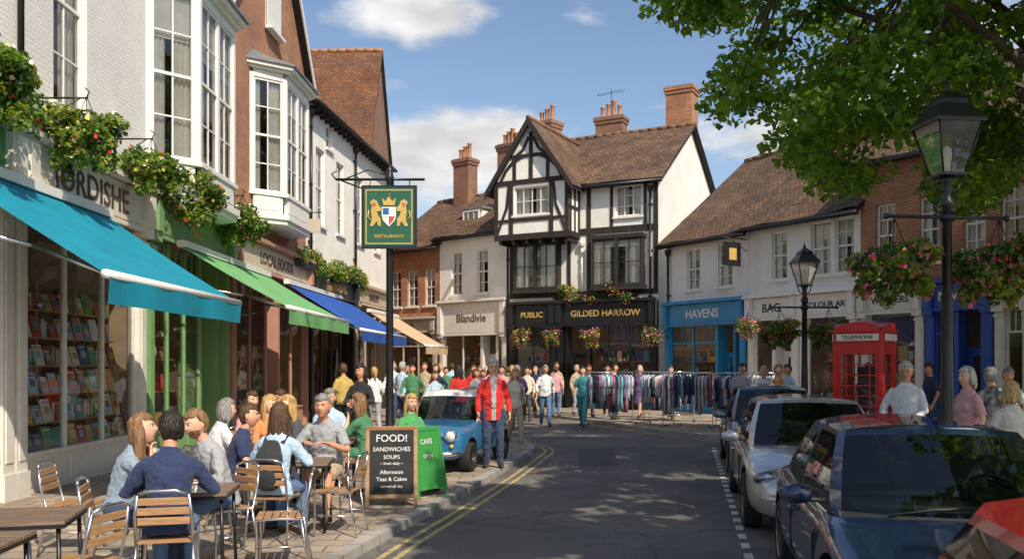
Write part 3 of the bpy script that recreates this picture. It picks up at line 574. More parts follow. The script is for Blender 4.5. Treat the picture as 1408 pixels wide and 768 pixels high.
def shop(a,x0,x1,f0,f1,fm,fas=None,txt=None,tm=None,ts=.4,door=None,kind='goods',stall=.62,step=1.15,seed=1,trans=True,inm=None,floor=PV):
    rr=random.Random(seed); S=a.g('shopfront'); fas=fas or fm; inm=inm or INTW
    pw=.26
    for x in (x0,x1-pw):
        S.box(x,-.12,0,x+pw,.10,f0,fm); S.box(x-.02,-.15,0,x+pw+.02,-.12,.45,fm); S.box(x+.05,-.135,.6,x+pw-.05,-.12,f0-.5,fm); S.box(x-.015,-.17,f0-.28,x+pw+.015,-.12,f0-.2,fm)
        S.box(x-.02,-.26,f0-.14,x+pw+.02,.1,f1+.02,fm); S.box(x+.02,-.31,f0+.05,x+pw-.02,-.26,f1-.06,fm)
    S.box(x0+pw+.02,-.16,f0,x1-pw-.02,.1,f1,fas); S.box(x0+pw+.1,-.175,f0+.07,x1-pw-.1,-.16,f1-.07,fas)
    S.box(x0-.06,-.36,f1+.02,x1+.06,.0,f1+.09,fm); S.box(x0-.03,-.30,f1+.09,x1+.03,.0,f1+.14,fm); S.box(x0+.0,-.22,f0-.05,x1,-.12,f0-.0,fm)
    xa,xb=x0+pw,x1-pw; ft=f0-.05
    segs=[(xa,xb)]
    if door: segs=[s for s in ((xa,door[0]),(door[1],xb)) if s[1]-s[0]>.3]
    Gg=a.g('shop_glass'); I=a.g('display')
    for s0,s1 in segs:
        S.box(s0,-.04,floor-.02,s1,.08,stall,fm)
        n=max(1,round((s1-s0)/step))
        for i in range(n): 
            u0=s0+(s1-s0)*i/n; u1=s0+(s1-s0)*(i+1)/n; S.box(u0+.1,-.055,floor+.1,u1-.1,-.04,stall-.1,fm)
        S.box(s0,-.09,stall,s1,.1,stall+.05,fm)
        for i in range(n+1):
            u=s0+(s1-s0)*i/n; u=min(max(u,s0+.03),s1-.03); S.box(u-.03,-.03,stall+.05,u+.03,.05,ft,fm)
        if trans:
            zt=ft-.62; S.box(s0,-.035,zt-.03,s1,.045,zt+.03,fm)
            m=n*3
            for i in range(m): 
                u=s0+(s1-s0)*(i+.5)/m; S.box(u-.012,-.01,zt+.03,u+.012,.03,ft,fm)
        Gg.quad((s0,.01,stall+.05),(s1,.01,stall+.05),(s1,.01,ft),(s0,.01,ft),SHOPGL)
        I.box(s0,.1,stall-.06,s1,.85,stall,SHELF)
        if kind=='books':
            for k in range(6):
                z=stall+.0+k*.42
                if k: I.box(s0+.05,.14+.05*k,z-.025,s1-.05,.42+.05*k,z,SHELF)
                goods(I,s0+.08,s1-.08,.14+.05*k if k else .12,.5,z,'books',rr)
            for u in np.linspace(s0+.05,s1-.05,max(2,n+1)): I.box(u-.02,.42,stall,u+.02,.8,stall+2.5,SHELF)
        else:
            goods(I,s0+.08,s1-.08,.15,.3,stall,kind,rr); goods(I,s0+.08,s1-.08,.4,.6,stall,kind,rr)
            for z in (1.35,2.0): I.box(s0+.2,.45,z-.025,s1-.2,.75,z,SHELF); goods(I,s0+.25,s1-.25,.5,.6,z,kind,rr)
            for _ in range(int((s1-s0)*1.5)):
                u=rr.uniform(s0+.2,s1-.2); z=rr.uniform(2.3,2.9); I.cyl((u,.5,z),(u,.5,ft),.006,BLK,4); I.lathe([(.03,.12),(.13,0),(.12,0),(.02,.1)],rr.choice(PAL),10,(u,.5,z-.05))
    if door:
        d0,d1=door; yd=.45; D=a.g('shop_door')
        D.box(d0,-.03,floor-.05,d0+.07,yd,ft,fm); D.box(d1-.07,-.03,floor-.05,d1,yd,ft,fm)
        D.box(d0+.07,yd,floor,d0+.2,yd+.05,2.25,fm); D.box(d1-.2,yd,floor,d1-.07,yd+.05,2.25,fm); D.box(d0+.2,yd,floor,d1-.2,yd+.05,floor+.6,fm); D.box(d0+.2,yd,2.12,d1-.2,yd+.05,2.25,fm); D.box(d0+.07,yd-.01,2.25,d1-.07,yd+.06,2.33,fm)
        D.cyl((d0+.17,yd-.04,1.0),(d0+.17,yd-.04,1.35),.014,GOLD); Gg.quad((d0+.07,yd+.02,floor+.6),(d1-.07,yd+.02,floor+.6),(d1-.07,yd+.02,ft),(d0+.07,yd+.02,ft),SHOPGL)
    I=a.g('shop_interior'); D=3.2
    I.quad((x0,.1,floor+.01),(x1,.1,floor+.01),(x1,D,floor+.01),(x0,D,floor+.01),SHELF); I.quad((x0,D,0),(x1,D,0),(x1,D,f0),(x0,D,f0),inm); I.quad((x0+.02,.1,0),(x0+.02,D,0),(x0+.02,D,f0),(x0+.02,.1,f0),inm); I.quad((x1-.02,.1,0),(x1-.02,D,0),(x1-.02,D,f0),(x1-.02,.1,f0),inm); I.quad((x0,.1,f0-.01),(x1,.1,f0-.01),(x1,D,f0-.01),(x0,D,f0-.01),CURT)
    for z in (.9,1.35,1.8,2.25): I.box(x0+.3,D-.35,z-.02,x1-.3,D-.02,z,SHELF); goods(I,x0+.35,x1-.35,D-.3,D-.2,z,kind,rr)
    if txt: a.text(txt,ts,((x0+x1)/2,-.182,(f0+f1)/2),tm or GOLD)
def awning(name,parent_rot,p0,L,z1,z0,proj,fm,vm=None):
    a=A(name,(p0[0],p0[1],0),parent_rot); g=a.g('fabric'); n=max(8,int(L*3)); vs=[]
    for j in range(9):
        t=j/8
        for i in range(n+1):
            u=i/n; sag=-.05*math.sin(pi*t)*(.6+.4*math.sin(u*L*2.2)**2)
            vs.append((u*L,-.05-proj*t,z1+(z0-z1)*t+sag))
    g.add(vs,[(j*(n+1)+i,j*(n+1)+i+1,(j+1)*(n+1)+i+1,(j+1)*(n+1)+i) for j in range(8) for i in range(n)],fm,True)
    q=a.g('valance'); m=n*3; vs=[]
    for i in range(m+1):
        x=L*i/m; y=-.05-proj-.035+.012*math.sin(x*5); vs+=[(x,y,z0-.03),(x,y+.02*math.sin(x*3+1),z0-.32)]
    q.add(vs,[(2*i,2*i+2,2*i+3,2*i+1) for i in range(m)],vm or fm,True)
    f=a.g('frame'); f.cyl((-.03,-.05-proj,z0-.0),(L+.03,-.05-proj,z0-.0),.05,WG,10); f.box(0,-.16,z1-.03,L,.0,z1+.1,WG)
    for x in (.25,L-.25): f.cyl((x,-.06,z1-.75),(x,-.06-proj*.55,(z1+z0)/2-.35),.022,ALU); f.cyl((x,-.06-proj*.55,(z1+z0)/2-.35),(x,-.05-proj,z0-.02),.022,ALU)
    a.done(); return a
def paint(n,c): return M('paint_'+n,c,.38,var=.08,sc=5)
def place(p0,p1,x,y=0):
    L=math.hypot(p1[0]-p0[0],p1[1]-p0[1]); ux,uy=(p1[0]-p0[0])/L,(p1[1]-p0[1])/L
    return (p0[0]+ux*x-uy*y,p0[1]+uy*x+ux*y), math.atan2(uy,ux)
def basket(loc,r=.36,h=.5,rot=0,fl=.10,fm=None,n=900,chain=.45,ls=.075,fs=.055):
    a=A('hanging_basket',loc,rot); g=a.g('basket'); g.lathe([(.04,-.2),(.14,-.16),(.20,-.05),(.21,.02),(.19,.02)],M('coir_liner',(.10,.06,.03),.95,var=.3),12)
    for k in range(3): 
        t=2*pi*k/3; g.cyl((.2*math.cos(t),.2*math.sin(t),0),(0,0,chain),.006,IRON,4)
    rr=random.Random(int(loc[1]*100)); cs=[(0,0,-.02),(0,0,-.12)];rs=[(r*.8,r*.8,h*.55),(r*.62,r*.62,h*.6)]
    for k in range(12):
        t=2*pi*k/12+rr.uniform(-.3,.3); q=rr.uniform(.5,.85)*r; cs.append((q*math.cos(t),q*math.sin(t),rr.uniform(-.45,.4)*h)); s=rr.uniform(.3,.5); rs.append((r*s,r*s,h*.4*rr.uniform(.5,1)))
    for k in range(7):
        t=rr.uniform(0,2*pi); q=r*.7; cs.append((q*math.cos(t),q*math.sin(t),-h*rr.uniform(.55,.9))); rs.append((r*.2,r*.2,h*.3))
    a.done(); leafmesh('foliage',cs,rs,n,ls,BLF,a.e,fl,fm or FLW,fs,.3)
def buildings():
    p0,p1=(-6.75,5.5),(-6.7,20.4)
    a=house('white_painted_house',p0,p1,9,12.4,16,WBR,TX,[(7.3,5.75,8.3,9.0,{}),(4.0,5.75,5.0,9.0,{}),(7.3,10.1,8.3,11.9,{}),(12.0,10.3,13.2,12.0,{}),(1.0,5.75,2.0,9.0,{})],ground=4.3)
    bay(a,12.25,3.5,5.75,8.9,.75,.7)
    w=a.g('walls'); grn=paint('shop_green',(.20,.37,.15)); wh=paint('shop_white',(.76,.72,.64)); dgr=paint('cornice_green',(.06,.28,.10))
    shop(a,.2,6.1,4.28,4.95,wh,fas=dgr,txt='BOOKS',ts=.4,kind='books',seed=3)
    shop(a,6.15,10.25,4.28,4.95,wh,txt='JORDISHE',tm=paint('letter_brown',(.10,.07,.05)),ts=.55,kind='books',seed=5,stall=.62,trans=False,step=1.2)
    shop(a,10.35,14.85,4.28,4.95,grn,txt='Ivis',ts=.45,kind='goods',door=(13.2,14.4),seed=6,step=.95)
    pipe(a,6.3,12.2,5.1); pipe(a,14.75,12.2,5.1)
    a.done()
    (q,r)=place(p0,p1,3.9,-.22); awning('teal_awning',r,q,4.5,4.25,2.87,2.1,M('teal_canvas',(.0,.25,.36),.8,var=.12,sc=2,bump=.2,bsc=12))
    (q,r)=place(p0,p1,11.4,-.22); awning('green_awning',r,q,6.0,4.2,3.0,2.1,M('green_canvas',(.17,.42,.16),.8,var=.12,sc=2,bump=.2,bsc=12))
    p0,p1=(-6.7,20.45),(-6.4,27.1)
    a=house('brick_gabled_house',p0,p1,9,10.6,15,BRK,TY,[],ground=4.3,front_gable=True)
    T0=a.T.copy(); a.T=Matrix.Translation((0,-.13,0)); a.g('window_surround').box(2.72,.035,10.85,3.88,.06,12.98,WG); sash(a,2.8,10.9,3.8,12.9); a.T=T0
    bay(a,3.3,3.4,6.3,9.2,.75,.65)
    pk=paint('shop_rose',(.50,.26,.19)); shop(a,.1,6.5,4.28,4.95,pk,fas=paint('fascia_cream',(.6,.5,.37)),txt='LOCAL FOODS',tm=paint('letter_brown',(.10,.07,.05)),ts=.42,door=(2.8,3.9),seed=8)
    pipe(a,.15,10.4,5.1)
    b=a.g('hanging_sign'); b.tube([(5.2,0,6.3),(5.2,-.9,6.35)],.015,IRON); b.box(5.17,-.85,5.75,5.23,-.2,6.15,paint('sign_cream',(.6,.5,.38)))
    a.done()
    (q,r)=place(p0,p1,3.7,-.22); awning('blue_awning',r,q,7.3,4.15,2.85,2.1,M('blue_canvas',(.02,.09,.38),.8,var=.12,sc=2,bump=.2,bsc=12))
    p0,p1=(-6.4,27.15),(-5.3,36.8)
    a=house('white_eaves_house',p0,p1,7,10.2,12.0,PLA,TX,[(x,6.4,x+.85,8.9,{}) for x in (.9,3.0,5.4,7.8)]+[(1.9,9.1,2.5,9.9,{'ny':2})],ground=4.2)
    shop(a,.1,4.8,4.15,4.75,paint('shop_dark',(.03,.03,.035)),txt='TEA ROOMS',seed=12,door=(3.4,4.4)); shop(a,4.9,9.5,4.15,4.75,paint('shop_cream2',(.5,.42,.3)),txt='BAKERY',seed=13,door=(7.9,8.9),tm=BLK)
    for i in range(20): a.g('eaves_brackets').box(.3+i*.48,-.3,9.85,.38+i*.48,-.001,10.02,TIM)
    pipe(a,.2,10,4.9); pipe(a,5.0,10,4.9); a.done()
    (q,r)=place(p0,p1,6.0,-.22); awning('cream_awning',r,q,4.4,3.9,2.6,2.2,M('cream_canvas',(.6,.43,.26),.8,var=.08,sc=2))
    a=house('tall_roof_house',(-15,37.4),(-6.25,37.2),7,10.5,16.4,BRK2,TR,[]); a.done()
    p0,p1=(-6.2,42.2),(-3.3,39.9)
    a=house('brick_corner_house',p0,p1,8,7.4,10.2,BRK,TX,[(1.6,4.6,2.3,6.3,{}),(2.75,4.6,3.4,6.3,{}),(.5,4.6,1.2,6.3,{})],ground=3.6); shop(a,.1,3.6,3.4,3.95,paint('shop_cream3',(.5,.45,.36)),txt='Deli',tm=BLK,seed=20,kind='goods',stall=.5)
    chimney(a,1.9,3.8,9.3,12.2,1.0,.7,3); a.done()
    p0,p1=(-3.3,39.85),(-.1,37.15)
    a=house('white_cottage',p0,p1,8,7.7,10.6,PLA,TX,[(.75,5.0,1.4,6.9,{}),(2.3,5.0,2.95,6.9,{})],ground=4.4)
    cm=paint('shop_stone',(.70,.66,.58)); shop(a,.1,4.1,3.2,4.6,cm,txt='Blandivie',tm=paint('letter_grey',(.08,.07,.06)),ts=.5,seed=21,stall=.5,door=(2.6,3.5),trans=False)
    chimney(a,.7,4.2,9.6,12.6,1.1,.75,4); chimney(a,3.1,4.0,9.8,13.2,1.1,.8,3)
    g=a.g('dormer'); g.box(.5,1.0,7.9,1.7,3.2,8.95,PLA); g.box(.4,.9,8.95,1.8,3.4,9.05,LEAD); T0=a.T.copy(); a.T=Matrix.Translation((0,.89,0)); sash(a,.6,8.05,1.6,8.9,3,2,sill=False,y=.0,curt=False,style='c'); a.T=T0
    pipe(a,4.15,7.5); a.done()
    tudor()
    C=(5.95,33.7); u=(.529,-.849)
    at=lambda s:(C[0]+u[0]*s,C[1]+u[1]*s)
    a=house('white_shop_house',at(0),at(4.2),9,6.6,10.2,PLA,TX,[(1.15,4.65,1.85,6.2,{}),(2.75,4.65,3.45,6.2,{})],ground=4.1)
    bl=paint('shop_blue',(.03,.26,.50)); shop(a,.05,4.15,3.35,4.1,bl,txt='HAVENS',tm=WG,ts=.45,door=(2.7,3.6),seed=30,step=1.2)
    pipe(a,.2,6.4,m=BLK); a.done()
    a=house('cream_shop_house',at(4.22),at(8.65),9,6.7,10.4,PLA,TX,[(1.0,4.7,1.65,6.3,{}),(2.6,4.7,3.35,6.4,{}),(3.5,4.7,4.2,6.4,{})],ground=4.2)
    shop(a,.05,2.2,3.4,4.1,WG,txt='BAG',tm=BLK,ts=.4,seed=31,door=(1.1,1.9),trans=False); shop(a,2.25,4.4,3.4,4.1,WG,txt='COLOUR ART',tm=BLK,ts=.27,seed=32,trans=False)
    b=a.g('hanging_sign'); b.tube([(-.1,0,6.2),(-.1,-1.2,6.2)],.018,IRON); b.tube([(-.1,0,5.8),(-.1,-.9,6.2)],.014,IRON); b.box(-.14,-1.1,5.25,-.06,-.35,6.05,BLK); b.box(-.15,-.9,5.45,-.05,-.55,5.85,GOLD)
    a.done()
    a=house('brick_shop_house',at(8.67),at(13.8),9,8.0,11.4,BRK,TX,[(.5,4.75,1.15,6.6,{}),(1.9,4.75,2.5,6.6,{}),(3.2,4.75,3.8,6.6,{}),(4.2,4.75,4.8,6.6,{})],ground=4.2)
    shop(a,.05,2.1,3.4,4.1,paint('shop_ivory',(.74,.70,.60)),txt='WINDERS',tm=BLK,ts=.28,seed=33,trans=False); shop(a,2.15,4.05,3.4,4.1,paint('shop_royal',(.03,.09,.38)),txt='NIVOE',tm=WG,ts=.36,seed=34,door=(3.0,3.75)); shop(a,4.1,5.08,3.4,4.1,paint('shop_ivory',(.6,.56,.47)),txt='SUL',tm=BLK,ts=.3,seed=35)
    chimney(a,4.0,4.5,10.9,13.4,1.1,.8,3); a.done()
    e=at(13.8)
    a=house('white_end_house',e,(13.9,13.5),8,7.4,10.6,PLA,TX,[(1.2,4.8,1.9,6.5,{}),(3.5,4.8,4.2,6.5,{}),(6,4.8,6.7,6.5,{})],ground=4.2); shop(a,.05,8,3.4,4.1,paint('shop_ivory',(.6,.56,.47)),txt='SULIVANS',tm=BLK,ts=.42,seed=36,door=(4,5)); a.done()
    for y in (10.2,12.35,14.6,16.8,19.5):
        basket((-6.02,y,5.18),.52,.60,fl=.035,fm=[FLW[4],FLW[2],FLW[4],FLW[1],FLW[3]],n=4200,chain=.5,ls=.085,fs=.06)
        b=A('basket_bracket',(-6.72,y,0)); g=b.g('bracket'); g.tube([(0,0,5.66),(.72,0,5.66)],.014,IRON,6); g.tube([(0,0,5.25),(.3,0,5.45),(.6,0,5.65)],.010,IRON,6); g.tube([(.7,0,5.66),(.74,0,5.75),(.68,0,5.8)],.01,IRON,6); b.done()
    for n,(xa,ya,xb,yb,z) in enumerate([(-6.15,25.3,-5.6,33.5,4.95),(1.7,35.9,4.9,34.25,4.75),(-6.4,8.5,-6.4,13.0,5.12),(-6.35,14.8,-6.3,20.2,5.12)]):
        b=A('flower_planter_box',((xa+xb)/2,(ya+yb)/2,z),math.atan2(yb-ya,xb-xa)); L=math.hypot(xb-xa,yb-ya)
        b.g('box').box(-L/2,-.0,-.2 if n<2 else 0,L/2,.28,.0 if n<2 else .16,TIM)
        rr=random.Random(n); b.done(); k=int(L*5)
        leafmesh('foliage',[(rr.uniform(-L/2,L/2),rr.uniform(-.2,.2),rr.uniform(-.25,.3) if n<2 else rr.uniform(.0,.25)) for _ in range(k)],[(.3,.24,.26)]*k,int(L*(1300 if n<2 else 600)),.085,BLF,b.e,.04 if n!=1 else .14,[FLW[4],FLW[1],FLW[0],FLW[2]],.06,.2)
def tudor():
    p0,p1=(-.1,37.0),(5.7,34.0)
    a=house('timber_framed_pub',p0,p1,9,9.2,12.2,PLA,TX,[(4.75,7.75,5.85,9.0,{'nx':3,'ny':3,'style':'c','fw':.07}),(3.95,5.0,5.95,6.85,{'nx':4,'ny':2,'style':'c','fm':TIM}),(.45,5.0,2.35,6.85,{'nx':4,'ny':2,'style':'c','fm':TIM})],ground=4.4,side=WBR,roofx=(-.1,.25))
    g=a.g('timber_frame'); K=[0]
    def beam(x0,z0,x1,z1,w=.17,y=0,pr=.035):
        K[0]+=1; d=V((x1-x0,0,z1-z0)); n=V((-d.z,0,d.x)).normalized()*w/2; o=y-pr-.0017*(K[0]%9)
        g.add([(x0-n.x,o,z0-n.z),(x1-n.x,o,z1-n.z),(x1+n.x,o,z1+n.z),(x0+n.x,o,z0+n.z),(x0-n.x,y,z0-n.z),(x1-n.x,y,z1-n.z),(x1+n.x,y,z1+n.z),(x0+n.x,y,z0+n.z)],[(0,1,2,3),(0,4,5,1),(2,6,7,3),(1,5,6,2),(3,7,4,0)],TIM)
    L=a.L
    beam(3.5,9.05,L,9.05); beam(2.9,7.25,L,7.25,.26); beam(0,4.75,L,4.75,.2)
    for x in (3.62,L-.09): beam(x,4.8,x,9.0)
    for x in (3.85,2.75,.1): beam(x,4.8,x,7.1,.14)
    for x in (4.6,6.0): beam(x,7.3,x,9,.12)
    w=a.g('walls'); yj=-1.05; x0,x1=-.15,3.2; zb=7.0; ze=9.25; zr=11.7; xm=(x0+x1)/2
    T0=a.T.copy(); a.T=Matrix.Translation((0,yj,0)); w=a.g('walls')
    wall(w,x0,x1,zb,ze,[(.75,7.95,2.3,9.1)],PLA); w.add([(x0,0,ze),(x1,0,ze),(xm,0,zr)],[(0,1,2)],PLA)
    sash(a,.75,7.95,2.3,9.1,4,2,style='c'); a.T=T0
    w=a.g('walls'); w.quad((x1,yj,zb),(x1,0,zb),(x1,0,ze),(x1,yj,ze),PLA); w.quad((x0,yj,zb),(x0,0,zb),(x0,0,ze),(x0,yj,ze),PLA); w.quad((x0,yj,zb),(x1,yj,zb),(x1,0,zb),(x0,0,zb),TIM)
    g=a.g('timber_frame')
    B=lambda *q,**k: beam(*q,y=yj,**k)
    B(x0,7.08,x1,7.08,w=.24); B(x0,9.3,x1,9.3,w=.2); B(x0,7.75,x1,7.75,w=.13)
    for x in (x0+.08,x1-.08,.62,2.43): B(x,7.1,x,9.25)
    B(xm,9.35,xm,11.3,w=.16); B(xm-.75,9.35,xm-.75,10.35,w=.14); B(xm+.75,9.35,xm+.75,10.35,w=.14); B(xm-.9,10.35,xm+.9,10.35,w=.14)
    for s in (-1,1):
        pts=[(xm+s*1.4,9.35),(xm+s*1.15,9.8),(xm+s*.8,10.15),(xm+s*.35,10.35)]
        for p,q in zip(pts,pts[1:]): B(*p,*q,w=.13)
        pts=[(xm+s*.7,10.35),(xm+s*.35,10.6),(xm+s*.1,11.1)]
        for p,q in zip(pts,pts[1:]): B(*p,*q,w=.11)
        pts=[(xm+s*1.55,7.2),(xm+s*1.35,7.7),(xm+s*1.1,8.3),(xm+s*1.0,9.2)]
        for p,q in zip(pts,pts[1:]): B(*p,*q,w=.11)
    for y,wd in ((yj+.02,.16),(-.16,.14),(yj+.5,.1)): g.box(x1,y,zb,x1+.04,y+wd,ze,TIM)
    g.box(x1,yj,zb-.02,x1+.045,0,zb+.2,TIM); g.box(x1,yj,ze-.2,x1+.043,0,ze,TIM); g.box(x1,yj,8.1,x1+.037,0,8.22,TIM)
    for x in np.arange(x0+.2,x1,.6): g.box(x,yj+.02,zb-.2,x+.12,-.0,zb-.004,TIM)
    r=a.g('roof'); sl=(zr-ze)/((x1-x0)/2); ov=.3
    for s in (-1,1):
        xe=xm+s*((x1-x0)/2+ov); zz=ze-ov*sl
        for dz,m in ((.12,TY),(0,TIM)): r.patch((xe,yj-.3,zz+dz),(xe,4.3,zz+dz),(xm,4.3,zr+dz),(xm,yj-.3,zr+dz),m,12,8,.03)
        t=a.g('bargeboard'); t.add([(xe,yj-.34,zz-.16),(xm,yj-.34,zr-.2),(xm,yj-.34,zr+.14),(xe,yj-.34,zz+.14),(xe,yj-.27,zz-.16),(xm,yj-.27,zr-.2),(xm,yj-.27,zr+.14),(xe,yj-.27,zz+.14)],[(0,1,2,3),(7,6,5,4),(0,4,5,1),(3,2,6,7)],TIM)
    r.tube([(xm,yj-.3,zr+.12),(xm,4.3,zr+.12)],.1,RIDGE,8)
    for xa,xb in ((.4,2.4),(3.9,6.0)):
        T0=a.T.copy(); a.T=Matrix.Translation((0,-.45,0)); sash(a,xa,4.98,xb,6.85,4,2,TIM,.02,False,style='c',fw=.09); q=a.g('bay_window'); q.box(xa-.05,-.03,6.85,xb+.05,.448,7.0,TIM); q.box(xa-.05,-.03,4.82,xb+.05,.448,4.97,TIM); q.box(xa-.0,.03,4.98,xa+.07,.448,6.84,TIM); q.box(xb-.07,.03,4.98,xb,.448,6.84,TIM); q.box((xa+xb)/2-.06,-.02,4.98,(xa+xb)/2+.06,.1,6.84,TIM); a.T=T0
    shop(a,.05,2.2,3.5,4.35,BLK,txt='PUBLIC',tm=GOLD,ts=.32,kind='goods',seed=41,step=.9); shop(a,2.25,L-.05,3.5,4.35,BLK,txt='GILDED HARROW',tm=GOLD,ts=.36,kind='goods',door=(2.6,3.6),seed=42,step=.8)
    chimney(a,L-.7,5.6,10.4,14.3,1.2,1.0,0,BRK); chimney(a,2.6,5.2,11.6,13.3,1.3,.7,4)
    b=a.g('tv_aerial'); b.cyl((2.6,5.2,13.3),(2.6,5.2,14.6),.015,IRON,5); b.cyl((1.9,5.2,14.4),(3.3,5.2,14.5),.012,IRON,5)
    for k in range(6): b.cyl((2.0+k*.22,4.95,14.42),(2.0+k*.22,5.45,14.42),.008,IRON,4)
    pipe(a,L-.3,9.0,.1,BLK); pipe(a,3.35,7.0,4.8,WG); a.done()
    for x,y,z in ((0.35,36.0,3.1),(1.6,35.3,3.05),(3.1,34.55,3.05),(5.3,33.4,3.05),(7.85,29.0,3.2)): basket((x,y,z),.38,.48,fl=.15,n=1000,fm=[FLW[0],FLW[1],FLW[4],FLW[3]],fs=.08)
# ------------------------------------------------------------ ground
def smooth(P,n=6):
    out=[]
    for i in range(len(P)-1):
        a,b,c,d=[np.array(P[min(max(k,0),len(P)-1)],float) for k in (i-1,i,i+1,i+2)]
        for t in np.arange(n)/n: out.append(.5*((2*b)+(-a+c)*t+(2*a-5*b+4*c-d)*t*t+(-a+3*b-3*c+d)*t**3))
    out.append(np.array(P[-1],float)); return out
LK=smooth([(-6.9,-20),(-3.1,0),(-1.56,8.4),(-.97,11.2),(-.29,14.5),(.24,17.4),(.5,19.2),(.2,20.9),(-.6,23),(-1.7,26),(-2.7,30),(-3.5,34),(-5.2,37.4),(-6.1,39)])
RK=smooth([(-1.2,-20),(2.8,0),(4.48,8.4),(6.4,17.6),(6.6,19.0),(6.2,20.4),(5.2,21.8),(3.6,25.2),(2.4,28.8),(.9,31.6),(-1.4,35),(-3.4,37.8),(-5.6,40.0)])
def offs(P,d):
    o=[]
    for i in range(len(P)):
        t=P[min(i+1,len(P)-1)]-P[max(i-1,0)]; t=t/np.linalg.norm(t); o.append(P[i]+d*np.array([-t[1],t[0]]))
    return o
def strip(g,P,a,b,z,mat,i0=0,i1=None):
    p=offs(P,a); q=offs(P,b); i1=i1 or len(P)-1
    for i in range(i0,i1): g.quad((*p[i],z),(*q[i],z),(*q[i+1],z),(*p[i+1],z),mat)
def ground():
    g=G(); g.quad((-400,-400,-.02),(400,-400,-.02),(400,400,-.02),(-400,400,-.02),M('ground_earth',(.13,.13,.09),.95,var=.3,sc=.2)); g.obj('ground')
    g=G(); g.quad((-30,-30,0),(30,-30,0),(30,48,0),(-30,48,0),ASPH); g.obj('road')
    for nm,P,sg,xf in (('left',LK,1,-9.0),('right',RK,-1,20.0)):
        g=G(); I=offs(P,sg*.15)
        for i in range(len(P)-1):
            g.quad((*I[i],PV-.002),(*I[i+1],PV-.002),(xf,I[i+1][1],PV-.002),(xf,I[i][1],PV-.002),PAVE)
        g.obj('pavement')
        k=G()
        for i in range(len(P)-1):
            k.quad((*P[i],PV),(*I[i],PV),(*I[i+1],PV),(*P[i+1],PV),KERB); k.quad((*P[i],0),(*P[i],PV),(*P[i+1],PV),(*P[i+1],0),KERB)
        k.obj('kerb')
    g=G(); strip(g,LK,-.20,-.265,.004,YEL,4); strip(g,LK,-.36,-.425,.004,YEL,4); g.obj('double_yellow_lines')
    g=G(); strip(g,RK,.22,.285,.004,YEL,24); strip(g,RK,.38,.445,.004,YEL,24); g.obj('double_yellow_lines')
    g=G(); 
    for k in range(36):
        y=2+k*.5; x=2.35+.2*(y-8.4)-.1; g.quad((x,y,.004),(x+.09,y,.004),(x+.09+.05,y+.26,.004),(x+.05,y+.26,.004),WHP)
    g.obj('parking_bay_markings')
    g=G(); PM=M('asphalt_patch',(.10,.095,.088),.85,var=.25,sc=20,bump=.4,bsc=90)
    g.add([(x,y,.003) for x,y in [(1.25,16.2),(2.0,16.4),(2.3,19.8),(1.5,19.6)]],[(0,1,2,3)],PM)
    g.obj('road_patches')
# ------------------------------------------------------------ trees
def tree(base,cen,rad,ncl,nl,size,cut=None,seed=1,th=-.34):
    rr=random.Random(seed); a=A('tree',(0,0,0)); g=a.g('trunk'); b=V(base); top=V((cen[0],cen[1],cen[2]-rad[2]*.25))
    fork=b.lerp(top,.5)+V((.2,0,0)); g.tube([b,b+V((0,0,.6)),b.lerp(fork,.5),fork],[.48,.36,.32,.28],BARK,12)
    limbs=[]
    nL=11
    for k in range(nL):
        t=2*pi*k/nL+rr.uniform(-.2,.2); el=rr.uniform(.0,.8); e=V((cen[0]+rad[0]*.8*math.cos(t)*math.cos(el),cen[1]+rad[1]*.8*math.sin(t)*math.cos(el),cen[2]+rad[2]*.75*math.sin(el)-.5))
        m1=fork.lerp(e,.35)+V((0,0,.8)); m2=fork.lerp(e,.7)+V((rr.uniform(-.4,.4),rr.uniform(-.4,.4),.5)); g.tube([fork,m1,m2,e],[.15,.09,.05,.02],BARK,8)
        for i in range(11):
            f=i/10; q=(fork*(1-f)**3+m1*3*f*(1-f)**2+m2*3*f*f*(1-f)+e*f**3); limbs.append(q)
    cs=[];rs=[]
    while len(cs)<ncl:
        d=V((rr.gauss(0,1),rr.gauss(0,1),rr.gauss(0,1))).normalized(); q=rr.random()**.38
        p=V((cen[0]+rad[0]*d.x*q,cen[1]+rad[1]*d.y*q,cen[2]+rad[2]*d.z*q))
        if noise.noise(p*.55)<th or (cut and cut(p)): continue
        s=rr.uniform(.4,.85); cs.append(tuple(p)); rs.append((s,s,s*.45))
        n=min(limbs,key=lambda l:(l-p).length); mid=n.lerp(p,.5)+V((0,0,.15)); g.tube([n,mid,p],[.022,.014,.006],BARK,4)
    a.done(); leafmesh('foliage',cs,rs,nl,size,LEAF,a.e,droop=.15)
def trees():
    def cut(p):
        if p.y<10.8 and 3.1<p.x<7.0 and p.z<6.9: return True
        if p.x>6.8: return p.z<1.9+.175*p.y
        return p.z<1.9+.205*p.y
    tree((10.6,12.8,0),(8.7,12.6,8.3),(6.7,5.4,4.9),540,106000,.15,cut,3)
    tree((8.8,-1.0,0),(6.9,2.7,8.3),(4.6,4.8,2.3),150,15000,.26,lambda p:p.z<6.2 or p.z<2.9+.4167*p.y,5)  # out-of-view tree, added to shade the near road and reflect in windscreens
